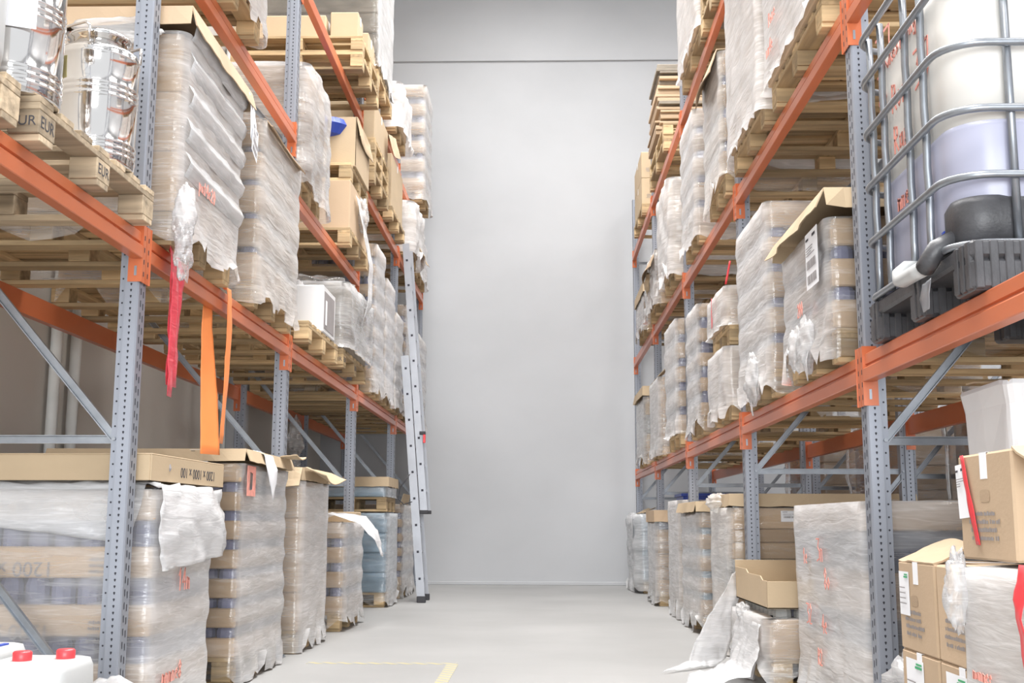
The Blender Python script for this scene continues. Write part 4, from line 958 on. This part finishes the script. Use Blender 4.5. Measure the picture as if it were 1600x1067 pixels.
t = thing('film_scrap', 'crumpled clear film lying against the foot of the right front post', 'film scrap', (1.37, 4.30, 0)); crumple('film_rag', t, (.0, 0, .17), .15, 'film', .5, 25, squash=(.75, .8, 1.3)); crumple('film_rag', t, (.05, -.06, .38), .10, 'film', .4, 35, squash=(.7, .7, 1.2))

# --- IBC tank
Z1 = 1.39 + BH + .001
ibc = thing('intermediate_bulk_container', 'big white caged liquid tank on a black plastic pallet, upper right', 'tank container', (1.25, 3.85, Z1))
Wi, Di = .94, 1.1
pb = MB().box(0, Di, -Wi/2 - .10, Wi/2, .098, .152, 'blackplastic', .01).obj('plastic_pallet', ibc)
for i, a_ in enumerate((0, Di/2 - .09, Di - .18)):
    for j, (y, wd) in enumerate(((-Wi/2 - .10, .16), (-.13, .13), (Wi/2 - .13, .13))):
        mb = MB(); dpt = .18
        mb.box(a_, a_ + dpt, y, y + wd, 0.002, .097, 'blackplastic', .012)
        for r_ in range(int(wd/.045)): mb.box(a_ - .004, a_ + dpt + .004, y + .012 + .045*r_, y + .040 + .045*r_, .006, .148, 'blackplastic', .003)
        for r_ in range(4): mb.box(a_ + .010 + .044*r_, a_ + .036 + .044*r_, y - .004, y + wd + .004, .006, .148, 'blackplastic', .003)
        mb.obj('pallet_foot', pb)
def rrect(x0, x1, y0, y1, r, z, n=7):
    P = []
    for cx, cy, a0 in ((x1 - r, y1 - r, 0), (x0 + r, y1 - r, 90), (x0 + r, y0 + r, 180), (x1 - r, y0 + r, 270)):
        for k in range(n): a = math.radians(a0 + 90*k/(n - 1)); P.append((cx + r*math.cos(a), cy + r*math.sin(a), z))
    return P
MB().tube(rrect(-.005, Di + .005, -Wi/2 - .005, Wi/2 + .005, .12, .165), .012, 'galv', 8, True).obj('base_tube', ibc, smooth=True)
for z in (.375, .585, .795, 1.00, 1.17):
    MB().tube(rrect(-.010, Di + .010, -Wi/2 - .010, Wi/2 + .010, .13, z), .0125, 'galv', 10, True).obj('cage_bar', ibc, smooth=True)
for y in (.36, .22, -.045, -.21):
    MB().tube([(.014, y, .16), (.013, y, .27), (.016, y, .375), (.013, y, .48), (.016, y, .585), (.013, y, .69), (.016, y, .795), (.013, y, .9), (.016, y, 1.0), (.014, y, 1.17)], .0135, 'galv', 8).obj('cage_upright', ibc, smooth=True)
    MB().tube([(Di - .014, y, .16), (Di - .014, y, 1.17)], .0125, 'galv', 8).obj('cage_upright', ibc, smooth=True)
for x in (.19, .44, .70, .92):
    for sg in (-1, 1): MB().tube([(x, sg*(Wi/2 - .014), .16), (x, sg*(Wi/2 - .014), 1.17)], .0135, 'galv', 8).obj('cage_upright', ibc, smooth=True)
def bottle(zs, m, nm, x1=None, y1=None, ins=.035):
    mb = MB(); vs = []; fs = []; n = 0
    for z, k in zs:
        P = rrect(ins + k, (Di if x1 is None else x1) - ins - k, -Wi/2 + ins + k, (Wi/2 if y1 is None else y1) - ins - k, .14 if x1 is None else .09, z + .15, 8); n = len(P); vs += P
    R = len(zs)
    for i in range(R - 1):
        for q in range(n): fs.append((i*n + q, i*n + (q + 1) % n, (i + 1)*n + (q + 1) % n, (i + 1)*n + q))
    fs.append(tuple(range(n))[::-1]); fs.append(tuple(range((R - 1)*n, R*n)))
    mb.add(vs, fs, m); return mb.obj(nm, ibc, smooth=True)
bottle([(.003, .06), (.02, .02), (.06, 0), (.40, 0), (.415, 0)], 'tank_f', 'filled_tank_part')
bottle([(.4155, 0), (.62, 0), (.86, 0), (.92, .015), (.97, .05), (1.0, .11), (1.01, .17)], 'tank', 'tank_body')
MB().lathe([(.09, 1.155), (.09, 1.20), (.10, 1.20), (.10, 1.225), (.03, 1.23)], (Di/2, 0, 0), 'redplastic', 32).obj('filler_cap', ibc, smooth=True)
bottle([(.004, 0), (.15, 0), (.175, .012), (.18, .03)], 'blackplastic', 'corner_guard', .50, -.20, .026)
bottle([(.004, 0), (.09, 0), (.10, .012)], 'blackplastic', 'corner_guard', .24, -.02, .028)
MB().tube([(-.045, -.31, .125), (-.05, -.24, .125), (-.05, -.11, .128), (-.05, -.075, .136), (-.045, -.055, .158), (-.02, -.05, .180), (.03, -.05, .180)], .026, 'jerry', 16).obj('drain_pipe', ibc, smooth=True)
MB().tube([(.05, -.345, .21), (-.02, -.345, .175), (-.043, -.34, .135), (-.045, -.312, .125)], .031, 'blackplastic', 14).obj('valve', ibc, smooth=True)
MB().box(.029, .036, -.28, -.26, .22, .25, 'blueplastic', .002).obj('valve_tag', ibc)
ribbon('tape_wrap', ibc, [(-.012, -.22, .10), (-.02, -.22, .05), (-.015, -.215, .005)], [(0, -.10, 0), (0, -.10, 0), (0, -.07, 0)], 'alu', 1, wob=.01, seed=4)
F_ = .0335
scrawl('marker_writing', ibc, '3J', .15, (F_, .335, 1.0), (0, -1, 0), (0, 0, 1), wd=.009)
scrawl('marker_writing', ibc, 'Restmong', .062, (F_, .185, 1.0), (0, -1, .06), (0, .06, 1), wd=.009)
scrawl('marker_writing', ibc, '3J', .13, (F_, -.075, .80), (0, -1, 0), (0, 0, 1), wd=.009)
scrawl('marker_writing', ibc, '82', .085, (F_, .335, .835), (0, -1, 0), (0, 0, 1), wd=.008)
scrawl('marker_writing', ibc, 'Rom', .10, (F_, .185, .81), (0, -1, 0), (0, 0, 1), wd=.009)
scrawl('marker_writing', ibc, 'Rap', .095, (F_, .18, .655), (0, -1, 0), (0, 0, 1), wd=.009)
scrawl('marker_writing', ibc, 'mne1', .07, (F_, .17, .44), (0, -1, 0), (0, 0, 1), wd=.010)

# --- level one, right
t = load(1, 1.225, 4.76, 5.66, Z1, 2.12, 'banded tray load with a white shipping label under a lifted cardboard cap', tray=.105, gap=.052, da=.62, dn=.02, D=1.1, fm='film', rag=1.1, amp=.012, hem=.14)
H = HT[t.name]
lid(t, 1, .97, 1.1, H + .012, .10, .035, 'card_l', flap=.55, seed=7)
label_sheet(t, (-.045, -.20, H - .27), (0, -1, 0), (0, 0, 1), .22, .25, 9, 2, 'shipping_label')
scrawl('marker_writing', t, '200', .06, (-.04, .02, .12), (0, -1, 0), (0, 0, 1), wd=.006)
for (yy, r_, sd) in ((-.1, .07, 2), (.12, .06, 5)): crumple('film_bunch', t, (-.03, yy, -.02), r_, 'film', .75, sd, squash=(.5, 1.3, 1.5))
ribbon('film_tail', t, [(-.035, -.13, -.02), (-.05, -.14, -.10), (-.045, -.15, -.19)], [(0, .12, 0), (0, .08, 0), (0, .03, 0)], 'film', .8, wob=.01, seed=8)
t = load(1, 1.225, 6.06, 6.98, Z1, 2.56, 'tall white wrapped tray load left of the labelled load', tray=.15, gap=.06, da=.76, dn=.18, D=1.1, rag=1.0, hem=.14)
H = HT[t.name]; crumple('film_bunch', t, (-.03, -.1, -.02), .08, 'film', .7, 12, squash=(.5, 1.3, 1.6))
crumple('film_bunch', t, (.45, -.25, H + .0), .12, 'film', .35, 14, squash=(2.2, .9, .5))
ribbon('film_tail', t, [(-.04, -.1, -.02), (-.05, -.1, -.12), (-.04, -.1, -.22)], [(0, .1, 0), (0, .05, 0), (0, .02, 0)], 'film', .8, wob=.01, seed=8)
t = load(1, 1.225, 7.47, 8.22, Z1, 1.985, 'low wrapped load under a second pallet behind the second right post', style='boxes', da=.72, dn=.35, D=1.05, rag=1.1, amp=.02)
Ht = 1.985 + .014
t = load(1, 1.225, 7.47, 8.22, Ht, 2.39, 'small carton load stacked on top of the low wrapped load, with red tape', style='boxes', da=.66, dn=.3, D=1.05, rag=.5, hem=.02)
ribbon('red_tape', t, [(-.03, .05, .24), (-.033, .06, .14), (-.03, .07, .03)], [(0, .03, 0)]*3, 'redplastic', 1, wob=.004, seed=1, nx=3)
ribbon('red_tape', t, [(.0, -.385, HT[t.name] + .005), (.03, -.40, HT[t.name] + .16)], [(.014, 0, 0), (.012, 0, 0)], 'redplastic', 1, wob=.004, seed=1, nx=3)
load(1, 1.225, 8.78, 9.50, Z1, 2.52, 'tall load of tan trays and clear grey bands before the third right post', tray=.115, gap=.10, da=.70, dn=.02, D=1.0, rag=1.0)
load(1, 1.225, 10.22, 11.12, Z1, 2.66, 'smooth white wrapped load on a light pallet behind the third right post', tray=.13, gap=.07, da=.80, dn=.12, D=1.0, rag=.8, hem=.04)
t = load(1, 1.225, 11.72, 12.68, Z1, 2.32, 'wrapped carton load with an upturned flap left of the fourth right post', style='boxes', da=.66, dn=.2, D=1.0, rag=1.0)
flap(t, (-.01, -.4, HT[t.name] + .01), (0, 1, 0), .8, (.10, 0, .10), 0, 'card_l', seed=3)
t = load(1, 1.225, 13.4, 14.5, Z1, 2.42, 'wrapped column of round topped cartons in the far right corner', style='mixed', layers=[(.2, 'card_l'), (.2, 'greygoods'), (.2, 'card_l')], da=.55, dn=.15, D=1.0, lidh=.12, lid_flap=.2, rag=1.0)
# --- level two, right
z = 2.89 + BH + .001
t = load(1, 1.225, 4.80, 5.92, z, 4.2, 'white wrapped load with pink streaks on the upper right shelf beside the post', style='boxes', da=.84, dn=.5, D=1.1, rag=.8, hem=.03, amp=.012)
for k in range(6): scrawl('marker_writing', t, ('nm4e', 'Rone', 'oa8m')[k % 3], .07, (-.035, .40 - .08*k, .10 + .14*k), (0, -1, 0), (0, 0, 1), wd=.006)
load(1, 1.215, 6.06, 7.08, z, 4.25, 'glossy white wrapped load on the upper right shelf before the second post', style='boxes', da=.80, dn=.45, D=1.1, rag=.8, hem=.06, amp=.018)
z = 2.90 + BH + .001
t = load(1, 1.225, 7.46, 8.22, z, 4.02, 'banded tray load with a bent cardboard cap on the second shelf of the right rack', tray=.16, gap=.08, da=.76, dn=.15, D=1.0, rag=1.2, fm='film_w')
H = HT[t.name]; flap(t, (-.02, -.36, H + .02), (0, 1, 0), .72, (-.05, 0, -.16), 0, 'card', seed=6, curl=.03); flap(t, (-.02, -.36, H + .02), (0, 1, 0), .72, (.35, 0, .03), 0, 'card_l', seed=9, curl=.03)
load(1, 1.225, 8.78, 9.62, z, 4.10, 'white wrapped load with lilac bands on the second shelf before the third right post', tray=.15, gap=.07, da=.72, dn=.32, D=1.0, rag=1.2)
z = 2.92 + BH + .001
load(1, 1.215, 10.25, 11.2, z, 3.98, 'loosely wrapped white load on the second shelf behind the third right post', style='goods', box_m='card', da=.80, dn=.4, D=1.0, amp=.035, off=.03, rag=1.2)
t = load(1, 1.215, 11.55, 12.72, z, 3.62, 'ragged load with torn brown cardboard and film on the second right shelf', style='boxes', da=.5, dn=.2, D=1.0, amp=.03, off=.025, rag=1.2)
H = HT[t.name]; flap(t, (-.02, -.5, H + .02), (0, 1, 0), .9, (-.06, 0, -.18), 0, 'card_d', seed=6, curl=.04); crumple('film_scrap', t, (-.02, .1, .22), .12, 'card_l', .6, 7, squash=(.5, 1.6, 1.0)); crumple('film_scrap', t, (.0, -.2, H - .1), .12, 'film', .6, 7, squash=(.5, 1.6, 1.0))
t = load(1, 1.225, 13.15, 14.3, z, 3.62, 'tan carton load with a box lid on the second shelf in the far right corner', style='boxes', da=.4, dn=.05, D=1.0, lidh=.12, rag=1.0)
# --- level three, right
z = 4.416 + BH + .001
for k, l in enumerate(('bottom', 'middle', 'top')):
    pallet(1, 1.24, 7.895, z + .1455*k, 'wooden pallet in the upper right stack of three, %s one' % l, W=1.0, D=1.1)
load(1, 1.225, 8.45, 9.62, z, 6.6, 'towering white wrapped load at the top of the right rack', style='boxes', da=.86, dn=.45, D=1.1, rag=1.2, hem=.05)
pallet(1, 1.24, 11.85, z, 'wooden pallet under the stack of flattened cartons, lower one', W=1.5, D=1.1); pallet(1, 1.24, 11.85, z + .1455, 'wooden pallet under the stack of flattened cartons, upper one', W=1.5, D=1.1)
t = thing('flattened_carton_stack', 'tall stack of flattened brown cartons near the top of the right rack', 'stack', (1.25, 12.15, z + .292)); rnd = random.Random(5); zz = 0
k = 0
while zz < .86:
    h = rnd.uniform(.022, .05); a = rnd.uniform(-.03, .03); b = rnd.uniform(-.04, .04)
    MB().box(a, a + 1.0, -.45 + b, .40 + b, zz, zz + h - .003, rnd.choice(('card', 'card_d', 'olive', 'card')), .004).obj('flattened_carton', t); zz += h
z = 4.42 + BH + .001
pallet(1, 1.235, 14.15, z, 'wooden pallet under the tan cartons in the top right corner', W=1.2, D=1.1)
zc = z + .1455
for (y0, y1, k, lb) in ((13.6, 14.6, 0, 'tan carton with small printed marks in the top right corner, lower one'), (13.6, 14.6, 1, 'tan carton with small printed marks in the top right corner, upper one')):
    t = carton(lb, 1.24, 1.75, y0, y1, zc + .332*k, zc + .331 + .332*k, 'card_l', 'cartons in the top right corner')
    lines_of_print(t, (-.20, -.5008, .08), (1, 0, 0), (0, 0, 1), .12, .05, seed=k)
carton('single tan carton rising behind the top right corner pair', 1.77, 2.25, 13.6, 14.3, zc, zc + .80, 'card_l')
# --- next row behind the right rack
for i, y in enumerate((8.03, 10.78, 13.5)):
    frame(1, 2.52, y, 'grey rack frame of the next row behind the right rack, %s from the back wall' % ORD[2 - i])
load(1, 2.80, 6.8, 7.85, 0, 1.62, 'shiny brown film bale behind the right rack, nearest of three', style='goods', box_m='olive', da=.12, dn=.10, D=.9, amp=.05, off=.04)
load(1, 2.78, 9.0, 10.3, 0, 1.66, 'shiny brown film bale behind the right rack, second of three', style='goods', box_m='card_d', da=.16, dn=.12, D=.9, amp=.05, off=.04)
load(1, 2.70, 11.1, 12.6, 0, 1.62, 'shiny brown film bale behind the right rack, farthest of three', style='goods', box_m='card_d', da=.16, dn=.12, D=.5, amp=.03, off=.03)
